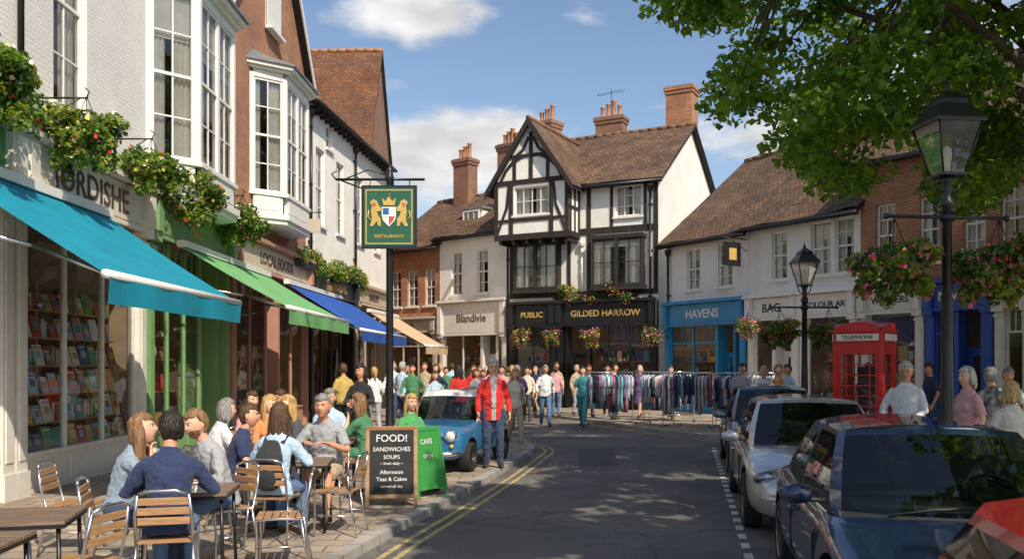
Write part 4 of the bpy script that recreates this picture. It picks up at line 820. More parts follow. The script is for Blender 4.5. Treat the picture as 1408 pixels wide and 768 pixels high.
# ------------------------------------------------------------ street furniture
def lamp(loc,H,s=1.0,rot=0,arms=True):
    a=A('street_lamp',loc,rot); g=a.g('post'); hb=H-.95*s
    g.lathe([(.17,0),(.17,.12),(.13,.16),(.13,.75),(.15,.8),(.10,.9),(.075,1.1),(.06,1.9),(.05,hb-.35),(.075,hb-.33),(.075,hb-.28),(.045,hb-.22),(.05,hb-.06),(.09,hb)],BLK,14)
    if arms: g.tube([(-.72,0,hb-.45),(.72,0,hb-.45)],.02,BLK,8); g.ball((-.72,0,hb-.45),.035,BLK); g.ball((.72,0,hb-.45),.035,BLK); g.lathe([(.07,0),(.09,.05),(.07,.1)],BLK,10,(0,0,hb-.5))
    for sx in (-1,1): g.tube([(0,0,hb-.2),(sx*.12*s,0,hb-.12),(sx*.17*s,0,hb+.02)],.012,BLK,6)
    l=a.g('lantern'); r0,r1=.115*s,.225*s; z0=hb+.03; z1=hb+.50*s; q=math.sqrt(2)
    l.lathe([(r0*q*1.1,z0-.03),(r0*q*1.1,z0)],BLK,4,rot=pi/4,smooth=False)
    for k in range(4):
        t=pi/4+k*pi/2; c,sn=math.cos(t),math.sin(t); l.cyl((c*r0*q,sn*r0*q,z0),(c*r1*q,sn*r1*q,z1),.013,BLK,6)
    l.lathe([(r1*q*1.12,z1),(r1*q*1.15,z1+.035*s),(r1*q*.62,z1+.20*s),(r1*q*.60,z1+.25*s),(r1*q*.25,z1+.33*s),(.02,z1+.36*s)],BLK,4,rot=pi/4,smooth=False); l.lathe([(.02,z1+.34*s),(.035,z1+.38*s),(.012,z1+.42*s),(.004,z1+.5*s)],BLK,8)
    gl=a.g('lantern_glass'); GM=glassM('lantern_glass',(.85,.85,.8),.08,hi=.6); 
    for k in range(4):
        t=pi/4+k*pi/2; u=t+pi/2; f=.97
        gl.quad((math.cos(t)*r0*q*f,math.sin(t)*r0*q*f,z0),(math.cos(u)*r0*q*f,math.sin(u)*r0*q*f,z0),(math.cos(u)*r1*q*f,math.sin(u)*r1*q*f,z1),(math.cos(t)*r1*q*f,math.sin(t)*r1*q*f,z1),GM)
    a.g('bulb').lathe([(.03,z0),(.035,z0+.1),(.05,z0+.2),(.045,z0+.28),(.01,z0+.32)],WG,10); a.done()
    if arms:
        for sx in (-1,1):
            c,sn=math.cos(rot),math.sin(rot); basket((loc[0]+sx*.56*s*c,loc[1]+sx*.56*s*sn,loc[2]+hb-.95),.42*s,.38*s,fl=.07,n=int(3800*s*s),fm=[FLW[0],FLW[1],FLW[0],FLW[0]],chain=.48,fs=.05)
def phonebox(loc,rot):
    RD=M('phonebox_red',(.60,.018,.014),.3,var=.08,sc=4,coat=.3); a=A('red_telephone_box',loc,rot); g=a.g('kiosk'); w=.46
    g.box(-w-.03,-w-.03,0,w+.03,w+.03,.12,M('black_base',(.02,.02,.02),.6))
    for k in range(4):
        a.T=Matrix.Rotation(k*pi/2,4,'Z'); g=a.g('kiosk')
        g.box(-w,-w,.12,-w+.09,-w+.09,2.2,RD); g.box(-w+.09,-w+.012,.12,w-.0901,-w+.06,.42,RD); g.box(-w+.17,-w+.004,.18,w-.17,-w+.012,.36,RD)
        g.box(-w+.09,-w+.012,1.98,w-.0901,-w+.06,2.2,RD)
        g.box(-w+.09,-w+.02,.42,-w+.15,-w+.05,1.98,RD); g.box(w-.15,-w+.02,.42,w-.09,-w+.05,1.98,RD)
        for x in (-w+.15+.10,w-.15-.10): g.box(x-.011,-w+.02,.42,x+.011,-w+.045,1.98,RD)
        for j in range(1,8): z=.42+1.56*j/8; g.box(-w+.15,-w+.023,z-.011,w-.15,-w+.043,z+.011,RD)
        a.g('glass').quad((-w+.1,-w+.035,.42),(w-.1,-w+.035,.42),(w-.1,-w+.035,1.98),(-w+.1,-w+.035,1.98),SHOPGL)
        g=a.g('kiosk'); g.box(-w+.08,-w-.03,2.235,w-.08,-w-.001,2.36,WG); 
        pts=[(w*.98*math.cos(t)*.9,2.42+.16*math.sin(t)) for t in np.linspace(0,pi,11)]; g.flat(pts[::-1],-w-.012,-w+.1,RD)
    a.T=Matrix(); g=a.g('kiosk'); g.box(-w-.02,-w-.02,2.2,w+.02,w+.02,2.232,RD); g.box(-w+.01,-w+.01,2.232,w-.01,w-.01,2.40,RD); g.box(-w-.03,-w-.03,2.39,w+.03,w+.03,2.42,RD)
    vs=[];n=10
    for j in range(n+1):
        for i in range(n+1):
            x=-1+2*i/n; y=-1+2*j/n; vs.append((x*w*.93,y*w*.93,2.44+.19*math.sqrt(max(0,(1-x*x*.85)*(1-y*y*.85)))))
    g.add(vs,[(j*(n+1)+i,j*(n+1)+i+1,(j+1)*(n+1)+i+1,(j+1)*(n+1)+i) for j in range(n) for i in range(n)],RD,True)
    g.box(-.2,.2,1.0,.2,.36,1.75,BLK)
    a.text('TELEPHONE',.105,(0,-w-.034,2.297),BLK,ext=.002); 
    a.done(bev=('kiosk',),bw=.005)
def chair(loc,face):
    a=A('cafe_chair',loc,facerot(face)); g=a.g('frame')
    for s in (-1,1):
        g.tube([(s*.21,-.20,0),(s*.20,-.19,.25),(s*.19,-.2,.45),(s*.19,.0,.46),(s*.20,.19,.45),(s*.20,.24,.66),(s*.18,.27,.83)],.0125,ALU,8); g.tube([(s*.22,.26,0),(s*.21,.21,.25),(s*.20,.18,.45)],.0125,ALU,8)
        g.tube([(s*.215,-.19,.22),(s*.215,.21,.22)],.008,ALU,6)
    g.tube([(-.18,.27,.83),(-.09,.285,.86),(.09,.285,.86),(.18,.27,.83)],.0125,ALU,8)
    w=a.g('slats')
    for i in range(6): w.box(-.19,-.205+i*.068,.452,.19,-.147+i*.068,.470,WOOD)
    for i in range(3):
        z=.60+i*.075; y=.23+i*.012; w.box(-.185,y-.008,z,.185,y+.008,z+.055,WOOD)
    a.done(bev=('slats',),bw=.004)
def table(loc,rot=0,stuff=0,s=.7):
    a=A('cafe_table',loc,rot); t=a.g('top'); n=7; w=s/n
    for i in range(n): t.box(-s/2,-s/2+i*w+.004,.715,s/2,-s/2+(i+1)*w-.004,.74,DWOOD)
    g=a.g('frame'); g.box(-s/2,-s/2,.69,s/2,-s/2+.03,.714,BLK); g.box(-s/2,s/2-.03,.69,s/2,s/2,.714,BLK); g.box(-s/2,-s/2+.03,.69,-s/2+.03,s/2-.03,.714,BLK); g.box(s/2-.03,-s/2+.03,.69,s/2,s/2-.03,.714,BLK)
    for x in (-1,1):
        for y in (-1,1): g.cyl((x*(s/2-.03),y*(s/2-.03),0),(x*(s/2-.05),y*(s/2-.05),.69),.015,BLK,8)
    a.done(bev=('top',),bw=.003)
    for k in range(stuff):
        x,y=R.uniform(-.24,.24),R.uniform(-.24,.24)
        if k%3==0: b=A('coffee_cup',(loc[0]+x,loc[1]+y,loc[2]+.741)); b.g('cup').lathe([(.07,0),(.075,.008),(.03,.01),(.04,.055),(.042,.07),(.036,.068),(.02,.02)],WG,14); b.g('handle').tube([(.04,0,.055),(.06,0,.045),(.055,0,.025),(.038,0,.02)],.005,WG,5); b.done()
        elif k%3==1: b=A('drinking_glass',(loc[0]+x,loc[1]+y,loc[2]+.741)); b.g('glass').lathe([(.025,0),(.035,.13),(.032,.13),(.022,.01)],SHOPGL,12); b.g('juice').lathe([(.021,.012),(.029,.09)],M('juice',(.5,.2,.03),.2),12); b.done()
        else: b=A('plate',(loc[0]+x,loc[1]+y,loc[2]+.741)); b.g('plate').lathe([(.05,0),(.11,.012),(.115,.016),(.06,.008),(.01,.006)],WG,16); b.g('food').ball((0,0,.02),(.05,.04,.02),PAL[4]); b.done()
def aboard(name,loc,rot,w,h,bm,text=None,fr=None):
    a=A(name,loc,rot); t=math.radians(11)
    for s in (0,1):
        a.T=Matrix.Rotation(pi*s,4,'Z')@Matrix.Translation((0,-.2,0))@Matrix.Rotation(-t,4,'X'); g=a.g('board'); fr=fr or WOOD
        g.box(-w/2,0,0,-w/2+.05,.03,h,fr); g.box(w/2-.05,0,0,w/2,.03,h,fr); g.box(-w/2+.05,.001,h-.05,w/2-.05,.029,h,fr); g.box(-w/2+.05,.001,.1,w/2-.05,.029,.15,fr); g.box(-w/2+.05,.01,.15,w/2-.05,.022,h-.05,bm)
    if text:
        CH=M('chalk',(.68,.68,.65),.95,var=.3,sc=30)
        for i,(s,z,tx) in enumerate(text):
            yy=-.2+math.sin(t)*z+.002; a.T=Matrix(); a.text(tx,s,(0,yy,z*math.cos(t)),CH,rot=(pi/2-t,0,0),ext=.001)
    a.done(bev=('board',),bw=.004)
def rack(loc,rot,seed,L=1.6):
    a=A('clothes_rail',loc,rot); g=a.g('frame'); H=1.55
    for s in (-1,1): g.cyl((s*L/2,0,.06),(s*L/2,0,H),.014,CHR); g.tube([(s*L/2,-.28,.05),(s*L/2,.28,.05)],.014,CHR); [g.ball((s*L/2,y,.03),.03,BLK) for y in (-.27,.27)]
    g.cyl((-L/2-.04,0,H),(L/2+.04,0,H),.014,CHR); g.cyl((-L/2,0,.2),(L/2,0,.2),.01,CHR)
    rr=random.Random(seed); c=a.g('garments'); x=-L/2+.08
    P=[cl(n,(0,0,0)) for n in ('navy','denim','white','grey','light_blue','charcoal','navy','pink','white','grey','grey_blue','dark_denim')]+[cl('dusty_blue',(.22,.3,.42)),cl('dusty_blue',(.22,.3,.42)),cl('maroon',(.26,.06,.08)),cl('rose',(.45,.16,.22)),cl('pale_teal',(.2,.4,.42)),cl('cream',(.66,.58,.46))]
    while x<L/2-.06:
        m=rr.choice(P); le=rr.uniform(.55,1.15); w=rr.uniform(.19,.26); t=rr.uniform(.02,.035); z=H-.08
        prof=[(0,0),(w*.3,-.02),(w,-.09),(w*1.08,-.35),(w*.85,-.4),(w*.8,-le*.7),(w*.9,-le)]
        vs=[]
        for k,(yy,zz) in enumerate(prof):
            tt=t*(.6+.5*k/6)
            for q,o in ((-1,-1),(-.5,-.6),(0,-1.2),(.5,-.7),(1,-1),(1,1),(.5,.6),(0,1.1),(-.5,.7),(-1,1)): vs.append((x+tt*o*(1+.5*rr.random()),q*max(yy,.02)*(1+.04*rr.random()),z+zz+.015*rr.random()))
        n=10; c.add(vs,[(k*n+i,k*n+(i+1)%n,(k+1)*n+(i+1)%n,(k+1)*n+i) for k in range(6) for i in range(n)]+[tuple(range(6*n,7*n))],m,True)
        g.tube([(x,0,z),(x,0,H+.02),(x,.02,H+.03)],.004,CHR,4); x+=rr.uniform(.06,.12)
    a.done()
def pubsign():
    a=A('pub_sign_post',(-2.27,16.2,PV)); g=a.g('post'); g.lathe([(.13,0),(.13,.3),(.085,.36),(.07,1.2),(.065,5.2),(.09,5.25),(.05,5.3),(.07,5.38),(.01,5.5)],BLK,12)
    g.tube([(-1.0,0,5.22),(.65,0,5.22)],.025,BLK); g.tube([(-.9,0,5.2),(-.5,0,5.05),(-.1,0,4.7)],.015,BLK); g.tube([(-1,0,5.22),(-1.08,0,5.32),(-.98,0,5.38)],.014,BLK)
    g.tube([(-.8,0,5.24),(-.4,0,5.4),(0,0,5.28)],.012,BLK,6)
    b=a.g('sign_board'); G1=paint('sign_green',(.02,.11,.06)); x0,x1,z0,z1=-.5,.52,3.92,5.08; y=-.13
    b.box(x0,y-.03,z0,x1,y+.03,z1,BLK); b.box(x0+.05,y-.036,z0+.05,x1-.05,y-.03,z1-.05,G1)
    for q in ((x0+.08,z0+.08,x1-.08,z0+.10),(x0+.08,z1-.10,x1-.08,z1-.08),(x0+.08,z0+.10,x0+.10,z1-.10),(x1-.10,z0+.10,x1-.08,z1-.10)): b.box(q[0],y-.041,q[1],q[2],y-.036,q[3],GOLD)
    for x in (-.35,.38): b.cyl((x,y,z1),(x,y*.2,5.22),.01,BLK)
    c=a.g('crest'); xm=.01; zc=4.52
    sh=[(-.13,.16),(.13,.16),(.13,-.02),(.10,-.10),(0,-.2),(-.10,-.10),(-.13,-.02)]
    c.flat([(xm+p,zc+q) for p,q in sh][::-1],y-.05,y-.041,WG); RDp=PAL[0]; BLp=paint('crest_blue',(.03,.12,.4))
    c.flat([(xm-.11,zc+.14),(xm-.11,zc-.0),(xm,zc-.0),(xm,zc+.14)],y-.054,y-.05,BLp); c.flat([(xm+.0,zc-.0),(xm+.0,zc-.17),(xm+.08,zc-.09),(xm+.11,zc-.0)],y-.054,y-.05,RDp)
    c.box(xm-.13,y-.057,zc-.015,xm+.13,y-.054,zc+.015,WG)
    for s in (-1,1):
        lion=[(.15,-.2),(.20,-.18),(.22,-.1),(.30,-.2),(.35,-.19),(.31,-.05),(.33,.08),(.31,.18),(.35,.24),(.29,.30),(.22,.27),(.19,.19),(.14,.14),(.15,.08),(.22,.08),(.20,0),(.15,-.06)]
        c.flat([(xm+s*p,zc+q) for p,q in lion][::(1 if s>0 else -1)],y-.052,y-.043,GOLD); c.tube([(xm+s*.32,y-.05,zc-.1),(xm+s*.39,y-.05,zc-.02),(xm+s*.37,y-.05,zc+.1)],.012,GOLD,6); c.flat([(xm+s*.23,zc+.23),(xm+s*.31,zc+.23),(xm+s*.27,zc+.14)],y-.055,y-.052,RDp)
    c.flat([(xm-.10,zc+.19),(xm+.10,zc+.19),(xm+.13,zc+.33),(xm+.06,zc+.26),(xm,zc+.36),(xm-.06,zc+.26),(xm-.13,zc+.33)],y-.052,y-.043,GOLD); c.ball((xm,y-.045,zc+.38),.02,RDp)
    a.text('RESTAURANTS',.08,(.01,y-.043,4.14),GOLD,ext=.003); a.done()
def furniture():
    pubsign()
    lamp((4.86,9.75,PV),4.95,1.12,.12); lamp((6.2,18.5,PV),4.35,.95,.1)
    phonebox((6.75,16.7,PV),math.radians(-38))
    for i,(x,y,r) in enumerate(((2.95,26.4,.25),(4.35,25.9,-1.0),(4.95,24.6,-.35),(6.1,24.4,-1.1),(5.0,27.4,-.2),(6.9,24.6,-.5))): rack((x,y,PV),r,i+5,(1.5,1.3,1.4,1.2,1.4,1.2)[i])
    a=A('mannequin_dress',(6.15,23.2,PV)); g=a.g('stand'); g.cyl((0,0,0),(0,0,1.0),.015,CHR); g.lathe([(.18,0),(.17,.02),(.02,.04)],CHR,12); a.g('dress').lathe([(.24,.55),(.2,.8),(.13,1.1),(.16,1.3),(.17,1.4),(.06,1.48),(.045,1.55)],M('lime_cloth',(.35,.6,.06),.8,bump=.4,bsc=20),14); a.done()
    T=[((-2.74,7.45),.15,5),((-2.35,9.6),.1,6),((-3.0,10.9),.4,4),((-2.55,12.3),.2,4),((-3.45,6.15),.25,0),((-3.35,5.2),.1,0)]
    for (x,y),r,s in T: table((x,y,PV),r,s)
    C=[((-3.30,7.3),(.95,.25)),((-2.66,6.75),(-.25,1)),((-2.70,8.15),(-.65,-.76)),((-2.40,8.85),(.12,1)),((-2.2,10.4),(-.05,-1)),((-3.5,10.2),(.7,.6)),((-3.05,9.55),(1,.15)),((-3.3,11.5),(.7,-.4)),((-2.8,11.55),(-.75,-.5)),((-3.35,12.6),(.3,-1)),((-2.75,13.2),(.1,-1)),((-3.9,12.9),(.7,-.7)),((-1.98,12.0),(-.9,.3)),((-1.5,12.75),(.5,-.8)),
       ((-3.9,6.5),(.8,-.4)),((-2.95,5.9),(-.9,.2)),((-1.85,9.3),(-1,.1)),((-3.9,5.6),(1,.1)),((-2.05,7.75),(-1,-.2)),((-4.2,8.4),(1,.1))]
    for (x,y),f in C: chair((x,y,PV),f)
    BB=M('blackboard',(.02,.022,.022),.8,var=.3,sc=5)
    aboard('chalkboard_sign',(-1.55,11.25,PV),.12,.66,1.02,BB,[(.13,.86,'FOOD!'),(.075,.72,'SANDWICHES'),(.07,.62,'SOUPS'),(.05,.54,'~ fresh daily ~'),(.07,.43,'Afternoon'),(.07,.34,'Teas & Cakes'),(.05,.25,'served all day')])
    aboard('green_board_sign',(-1.22,12.0,PV),.9,.6,.95,paint('board_green',(.05,.28,.06)),[(.1,.75,'CAFE'),(.07,.55,'OPEN')],fr=paint('board_green',(.05,.28,.06)))
    a=A('flower_trough',(6.35,21.4,PV)); a.g('trough').box(-.5,-.2,0,.5,.2,.4,TERR); a.done(); leafmesh('foliage',[(x,0,.5) for x in (-.35,0,.35)],[(.25,.2,.2)]*3,500,.08,BLF,a.e,.2,FLW,.05)
# ------------------------------------------------------------ cars
def wheel(a,x,y,r,w,sgn,sp=5,classic=False):
    T0=a.T.copy(); a.T=Matrix.Translation((x,y,r))@Matrix.Rotation(sgn*pi/2,4,'Y')
    g=a.g('tyres'); g.lathe([(r*.64,-w/2),(r*.93,-w/2),(r,-w*.34),(r,w*.34),(r*.95,w*.48),(r*.68,w*.5),(r*.64,w*.4)],RUB,28)
    m=a.g('wheel_rims'); AL=M('alloy',(.5,.5,.5),.3,metal=.9); m.lathe([(r*.66,w*.44),(r*.62,w*.46),(r*.60,w*.3),(r*.58,w*.02),(.01,w*.02)],M('rim_dark',(.08,.08,.08),.5,metal=.7),24)
    if classic: m.lathe([(r*.62,w*.3),(r*.5,w*.36),(r*.35,w*.22),(r*.3,w*.42),(r*.1,w*.5),(.005,w*.5)],CHR,20)
    else:
        m.lathe([(r*.17,w*.2),(r*.16,w*.42),(.01,w*.44)],AL,14); m.lathe([(r*.66,w*.40),(r*.67,w*.47),(r*.60,w*.46),(r*.60,w*.36)],AL,28)
        for k in range(sp):
            t=2*pi*k/sp
            for o in (-.09,.09): 
                c,s=math.cos(t+o),math.sin(t+o); c2,s2=math.cos(t+o*1.3),math.sin(t+o*1.3); m.tube([(c*r*.1,s*r*.1,w*.36),(c2*r*.63,s2*r*.63,w*.40)],[(.022,.014),(.017,.012)],AL,6,side=(-s,c,0))
    a.T=T0
def car(name,loc,rot,col,L=4.35,W=1.78,H=1.46,belt=.93,hood=.86,nose=.66,ya=-1.05,yb=-.35,yd=1.15,yc=1.75,tail=.95,r=.32,classic=False,roofc=None,metal=.0,fwo=.86,rwo=.80):
    a=A(name,loc,rot); w=W/2
    PM=M('carpaint_'+name+str(int(loc[1]*10)),col,.28,metal=metal,var=.03,sc=2,coat=1.0)
    RP=M('carroof_white',(.75,.74,.7),.3,coat=1) if roofc else PM
    DG=M('dark_trim',(.02,.02,.02),.55)
    h=L/2
    if classic: st=[(-h,.80,.24,.62),(-h+.06,.90,.22,.74),(-h+.30,.94,.21,hood-.04),(ya-.05,.97,.20,hood+.02),(ya+.25,.985,.20,belt),(0,1,.20,belt),(yc-.3,.99,.20,belt),(h-.25,.95,.21,tail-.05),(h-.05,.88,.23,tail-.22),(h,.80,.26,.58)]
    else: st=[(-h,.70,.26,nose-.12),(-h+.07,.84,.22,nose-.02),(-h+.28,.94,.20,nose+.08),(-h+.65,.975,.19,hood-.06),(ya-.12,.985,.19,hood+.03),(ya+.2,.99,.19,belt-.01),(0,1,.19,belt),(yc-.5,1,.19,belt+.02),(yc,.98,.20,tail),(h-.2,.93,.22,tail-.02),(h-.05,.88,.25,tail-.14),(h,.8,.30,.66)]
    g=G(); vs=[]
    for (y,k,z0,z1) in st:
        ww=w*k; half=[(0,z0),(.72*ww,z0),(.92*ww,z0+.05),(.985*ww,z0+.16),(ww,z0+(z1-z0)*.5),(.985*ww,z1-.17*(z1-z0)/.7),(.95*ww,z1-.055),(.84*ww,z1-.005),(.45*ww,z1+.025),(0,z1+.035)]
        ring=half+[(-x,z) for x,z in half[-2:0:-1]]
        n=len(ring); vs+=[(x,y-(.05*(1-(x/w)**2) if y<-h+.4 else -.03*(1-(x/w)**2) if y>h-.3 else 0),z) for x,z in ring]
    m=len(st); fs=[(i*n+k,(i+1)*n+k,(i+1)*n+(k+1)%n,i*n+(k+1)%n) for i in range(m-1) for k in range(n)]+[tuple(range(n)),tuple(range((m-1)*n,m*n))[::-1]]
    g.add(vs,fs,PM,True); g.ix(DG); me=g.mesh('b')
    bm=bmesh.new(); bm.from_mesh(me); bmesh.ops.recalc_face_normals(bm,faces=bm.faces); bm.to_mesh(me); bm.free()
    o=bpy.data.objects.new('b',me); COL.objects.link(o)
    s=o.modifiers.new('s','SUBSURF'); s.levels=s.render_levels=2
    yf,yr=-h+fwo,h-rwo; cut=G()
    for y in (yf,yr):
        for sx in (-1,1): cut.tube([(sx*(w-.27),y,r+.02),(sx*(w+.15),y,r+.02)],r+.055,DG,28,smooth=True)
    cm=cut.mesh('c'); bm=bmesh.new(); bm.from_mesh(cm); bmesh.ops.recalc_face_normals(bm,faces=bm.faces); bm.to_mesh(cm); bm.free()
    co=bpy.data.objects.new('c',cm); COL.objects.link(co)
    bo=o.modifiers.new('x','BOOLEAN'); bo.operation='DIFFERENCE'; bo.object=co; bo.solver='EXACT'
    try: bo.material_mode='TRANSFER'
    except Exception: pass
    dg=bpy.context.evaluated_depsgraph_get(); nm=bpy.data.meshes.new_from_object(o.evaluated_get(dg)); bpy.data.objects.remove(o); bpy.data.objects.remove(co)
    if DG.name not in [q.name for q in nm.materials if q]: nm.materials.append(DG)
    di=[q.name for q in nm.materials].index(DG.name)
    for p in nm.polygons:
        c=p.center
        if p.normal.z>.8 and c.z>belt-.06 and ya+.12<c.y<yc-.12 and abs(c.x)<w*.86: p.material_index=di
    nm.set_sharp_from_angle(angle=math.radians(40)); nm.name='body'
    o=bpy.data.objects.new('body',nm); COL.objects.link(o); o.parent=a.e
    wb=w*.90; wt=w*(.70 if not classic else .76); ym=(yb+yd)/2-.05; zb_=belt-.035; zt=H-.055
    bp=[(0,ya-.14),(.5*wb,ya-.10),(.90*wb,ya+.06),(.965*wb,ya+.17),(wb,ym-.04),(wb,ym+.04),(.97*wb,yc-.22),(.86*wb,yc-.05),(0,yc+.04)]
    tp=[(0,yb-.06),(.5*wt,yb-.03),(.92*wt,yb+.07),(.975*wt,yb+.14),(wt,ym-.03),(wt,ym+.03),(.96*wt,yd-.16),(.84*wt,yd-.02),(0,yd+.03)]
    mat=[0,0,1,2,3,2,1,0]
    ht=[(zt+.03),(zt+.02),zt-.0,zt-.01,zt+.0,zt+.0,zt-.015,zt-.0,zt+.02]
    gg=a.g('greenhouse'); gl=a.g('windows'); lv=[0,.06,.93 if not classic else .84,1]
    def pt(i,v,sx):
        (x0,y0),(x1,y1)=bp[i],tp[i]; bul=.05*math.sin(pi*v)*(1 if 3<=i<=6 else .5); z=zb_+(ht[i]-zb_)*v
        x=(x0+(x1-x0)*v); x+= bul*.6*(x/wb); return (sx*x,y0+(y1-y0)*v-(bul*.5 if i<3 else 0),z)
    for sx in (-1,1):
        for i in range(8):
            for q in range(3):
                va,vb=lv[q],lv[q+1]; k=1 if q!=1 else 4
                mt={0:CARGL,1:RP if roofc else PM,2:CARGL,3:DG}[mat[i]]
                if q!=1 and mat[i] in(0,2): mt=DG if q==0 else (RP if roofc else PM)
                dst=gl if mt is CARGL else gg
                for j in range(k):
                    v0=va+(vb-va)*j/k; v1=va+(vb-va)*(j+1)/k
                    P=[pt(i,v0,sx),pt(i+1,v0,sx),pt(i+1,v1,sx),pt(i,v1,sx)]
                    if sx<0: P=P[::-1]
                    dst.add(P,[(0,1,2,3)],mt,True)
        for i in range(8):
            for (f0,f1) in ((1,.75),(.75,.4),(.4,0)):
                def q(i,f): x,y,z=pt(i,1,sx); return (x*f,y,z+(H-.005-z)*(1-f**2.2) if 0<i<8 else z)
                P=[q(i,f0),q(i+1,f0),q(i+1,f1),q(i,f1)]
                gg.add(P if sx>0 else P[::-1],[(0,1,2,3)],RP,True)
    for x in (yf,yr):
        for sx in (-1,1): wheel(a,sx*(w-.115),x,r,.20,sx,5 if metal<.5 else 7,classic)
    d=a.g('details'); LM=glassM('lamp_lens',(.9,.9,.92),.15,hi=.7); REF=M('lamp_reflector',(.7,.7,.72),.15,metal=1)
    if classic:
        for sx in (-1,1):
            T0=a.T.copy(); a.T=Matrix.Translation((sx*w*.66,-h-.01,.63))@Matrix.Rotation(pi/2,4,'X'); q=a.g('headlamps'); q.lathe([(.10,-.06),(.105,.02),(.09,.04),(.088,.02)],CHR,20); q.lathe([(.088,.02),(.07,.045),(.03,.058),(.004,.06)],M('lamp_glass_white',(.8,.8,.78),.08,var=.02),20); a.T=T0
            d.ball((sx*w*.68,-h-.02,.46),(.035,.03,.035),PAL[4])
        P=[(-.30,.50),(.30,.50),(.36,.60),(.28,.70),(-.28,.70),(-.36,.60)]; d.flat(P,-h-.075,-h+.1,CHR); d.flat([(x*.93,.6+(z-.6)*.85) for x,z in P],-h-.082,-h-.074,DG)
        for k in range(7): z=.53+.023*k; d.box(-.29,-h-.09,z,.29,-h-.081,z+.008,CHR)
        d.tube([(-w*.84,-h+.10,.34),(-w*.7,-h-.10,.34),(0,-h-.14,.34),(w*.7,-h-.10,.34),(w*.84,-h+.10,.34)],[(.03,.04)]*5,CHR,8); d.tube([(-w*.84,h-.08,.38),(-w*.7,h+.05,.38),(0,h+.09,.38),(w*.7,h+.05,.38),(w*.84,h-.08,.38)],[(.03,.04)]*5,CHR,8)
        d.box(-.24,-h-.19,.28,.24,-h-.175,.39,WG); a.text('KVD 482',.09,(0,-h-.195,.335),BLK,ext=.001)
    else:
        for sx in (-1,1):
            T0=a.T.copy(); a.T=Matrix.Translation((sx*w*.70,-h+.20,nose-.025))@Matrix.Rotation(-sx*.45,4,'Z')@Matrix.Rotation(-.25,4,'X'); q=a.g('headlamps'); q.ball((0,0,0),(.20,.13,.085),LM,20,12); q.ball((sx*.05,.0,0),(.06,.09,.06),REF,14,8); q.ball((-sx*.08,.0,0),(.05,.085,.05),REF,14,8); q.ball((0,.03,0),(.19,.10,.075),M('lamp_inner',(.25,.25,.27),.3,metal=.8),16,8); a.T=T0
            d.ball((sx*w*.80,h-.13,tail-.17),(.11,.10,.11),M('tail_lamp',(.35,.01,.01),.15,coat=1),12,8); d.ball((sx*w*.62,-h+.04,.34),(.07,.05,.045),REF,10,6)
        d.flat([(-.36,nose-.19),(.36,nose-.19),(.44,nose-.05),(-.44,nose-.05)],-h-.045,-h+.15,DG)
        for k in range(4): z=nose-.17+.032*k; d.box(-.37-.02*k,-h-.055,z,.37+.02*k,-h-.044,z+.009,CHR)
        d.tube([(-.46,-h-.03,nose-.04),(0,-h-.06,nose-.035),(.46,-h-.03,nose-.04)],.012,CHR,6); d.ball((0,-h-.06,nose-.1),(.05,.015,.05),CHR,12,6)
        d.flat([(-.5,.27),(.5,.27),(.56,.36),(-.56,.36)],-h-.035,-h+.2,DG)
        d.box(-.26,-h-.07,nose-.33,.26,-h-.055,nose-.22,WG); a.text('LK57 VNT',.095,(0,-h-.074,nose-.275),BLK,ext=.001); d.box(-.26,h+.03,.62,.26,h+.045,.73,M('plate_yellow',(.7,.5,.05),.5))
    for sx in (-1,1):
        d.box(*( (w*.985,ym-.006,.30,w+.0015,ym+.006,belt-.12) if sx>0 else (-w-.0015,ym-.006,.30,-w*.985,ym+.006,belt-.12)),DG)
        for yy in ((ya+.22),): d.box(*((w*.97,yy-.005,.32,w*.997,yy+.005,belt-.14) if sx>0 else (-w*.997,yy-.005,.32,-w*.97,yy+.005,belt-.14)),DG)
        if not classic: d.tube([(sx*w*.985,ym-.30,belt-.16),(sx*(w+.025),ym-.25,belt-.155),(sx*(w+.025),ym-.16,belt-.155),(sx*w*.985,ym-.11,belt-.16)],.011,PM,6)
        my=ya+.32; mm=a.g('mirrors'); hs=1 if not classic else .6; mm.tube([(sx*w*.88,my,belt+.03),(sx*(w+.05),my-.03,belt+.04)],.018,DG,6); mm.tube([(sx*(w+.02),my-.02,belt+.07),(sx*(w+.10),my-.03,belt+.075),(sx*(w+.17),my-.0,belt+.07)],[(.05*hs,.06*hs),(.055*hs,.075*hs),(.03*hs,.05*hs)],PM if not classic else CHR,12,side=(0,1,0),rnd=True)
    for x0,x1 in ((-.45,.1),(.05,.55)): d.tube([(x0*w/.89,ya-.06,belt+.0),((x0+x1)/2*w/.89,ya-.03,belt+.04),(x1*w/.89,ya+.0,belt+.05)],.009,DG,5)
    it=a.g('interior'); SM=M('seat_cloth',(.09,.09,.095),.9)
    for y in ((ym-.15),(ym+.62)):
        if classic and y>ym: continue
        for x in (-.36,.36): it.tube([(x,y+.02,belt-.25),(x,y+.08,belt+.06),(x,y+.12,belt+.20)],[(.2,.06),(.2,.06),(.15,.05)],SM,10,side=(1,0,0),rnd=True); it.tube([(x,y+.12,belt+.24),(x,y+.13,belt+.38)],[(.11,.045),(.10,.04)],SM,10,side=(1,0,0),rnd=True)
    pts=[(.36+.17*math.cos(t),ya+.62+.05*math.sin(t),belt+.04+.15*math.sin(t)) for t in np.linspace(0,2*pi,17)]; it.tube(pts,.014,DG,6); it.tube([(-.7*w,ya+.28,belt+.01),(.7*w,ya+.28,belt+.01)],[(.16,.05)]*2,DG,8,side=(0,1,0),rnd=True); it.box(-.1,yb+.02,H-.19,.1,yb+.04,H-.12,DG)
    a.done(sharp=None); return a
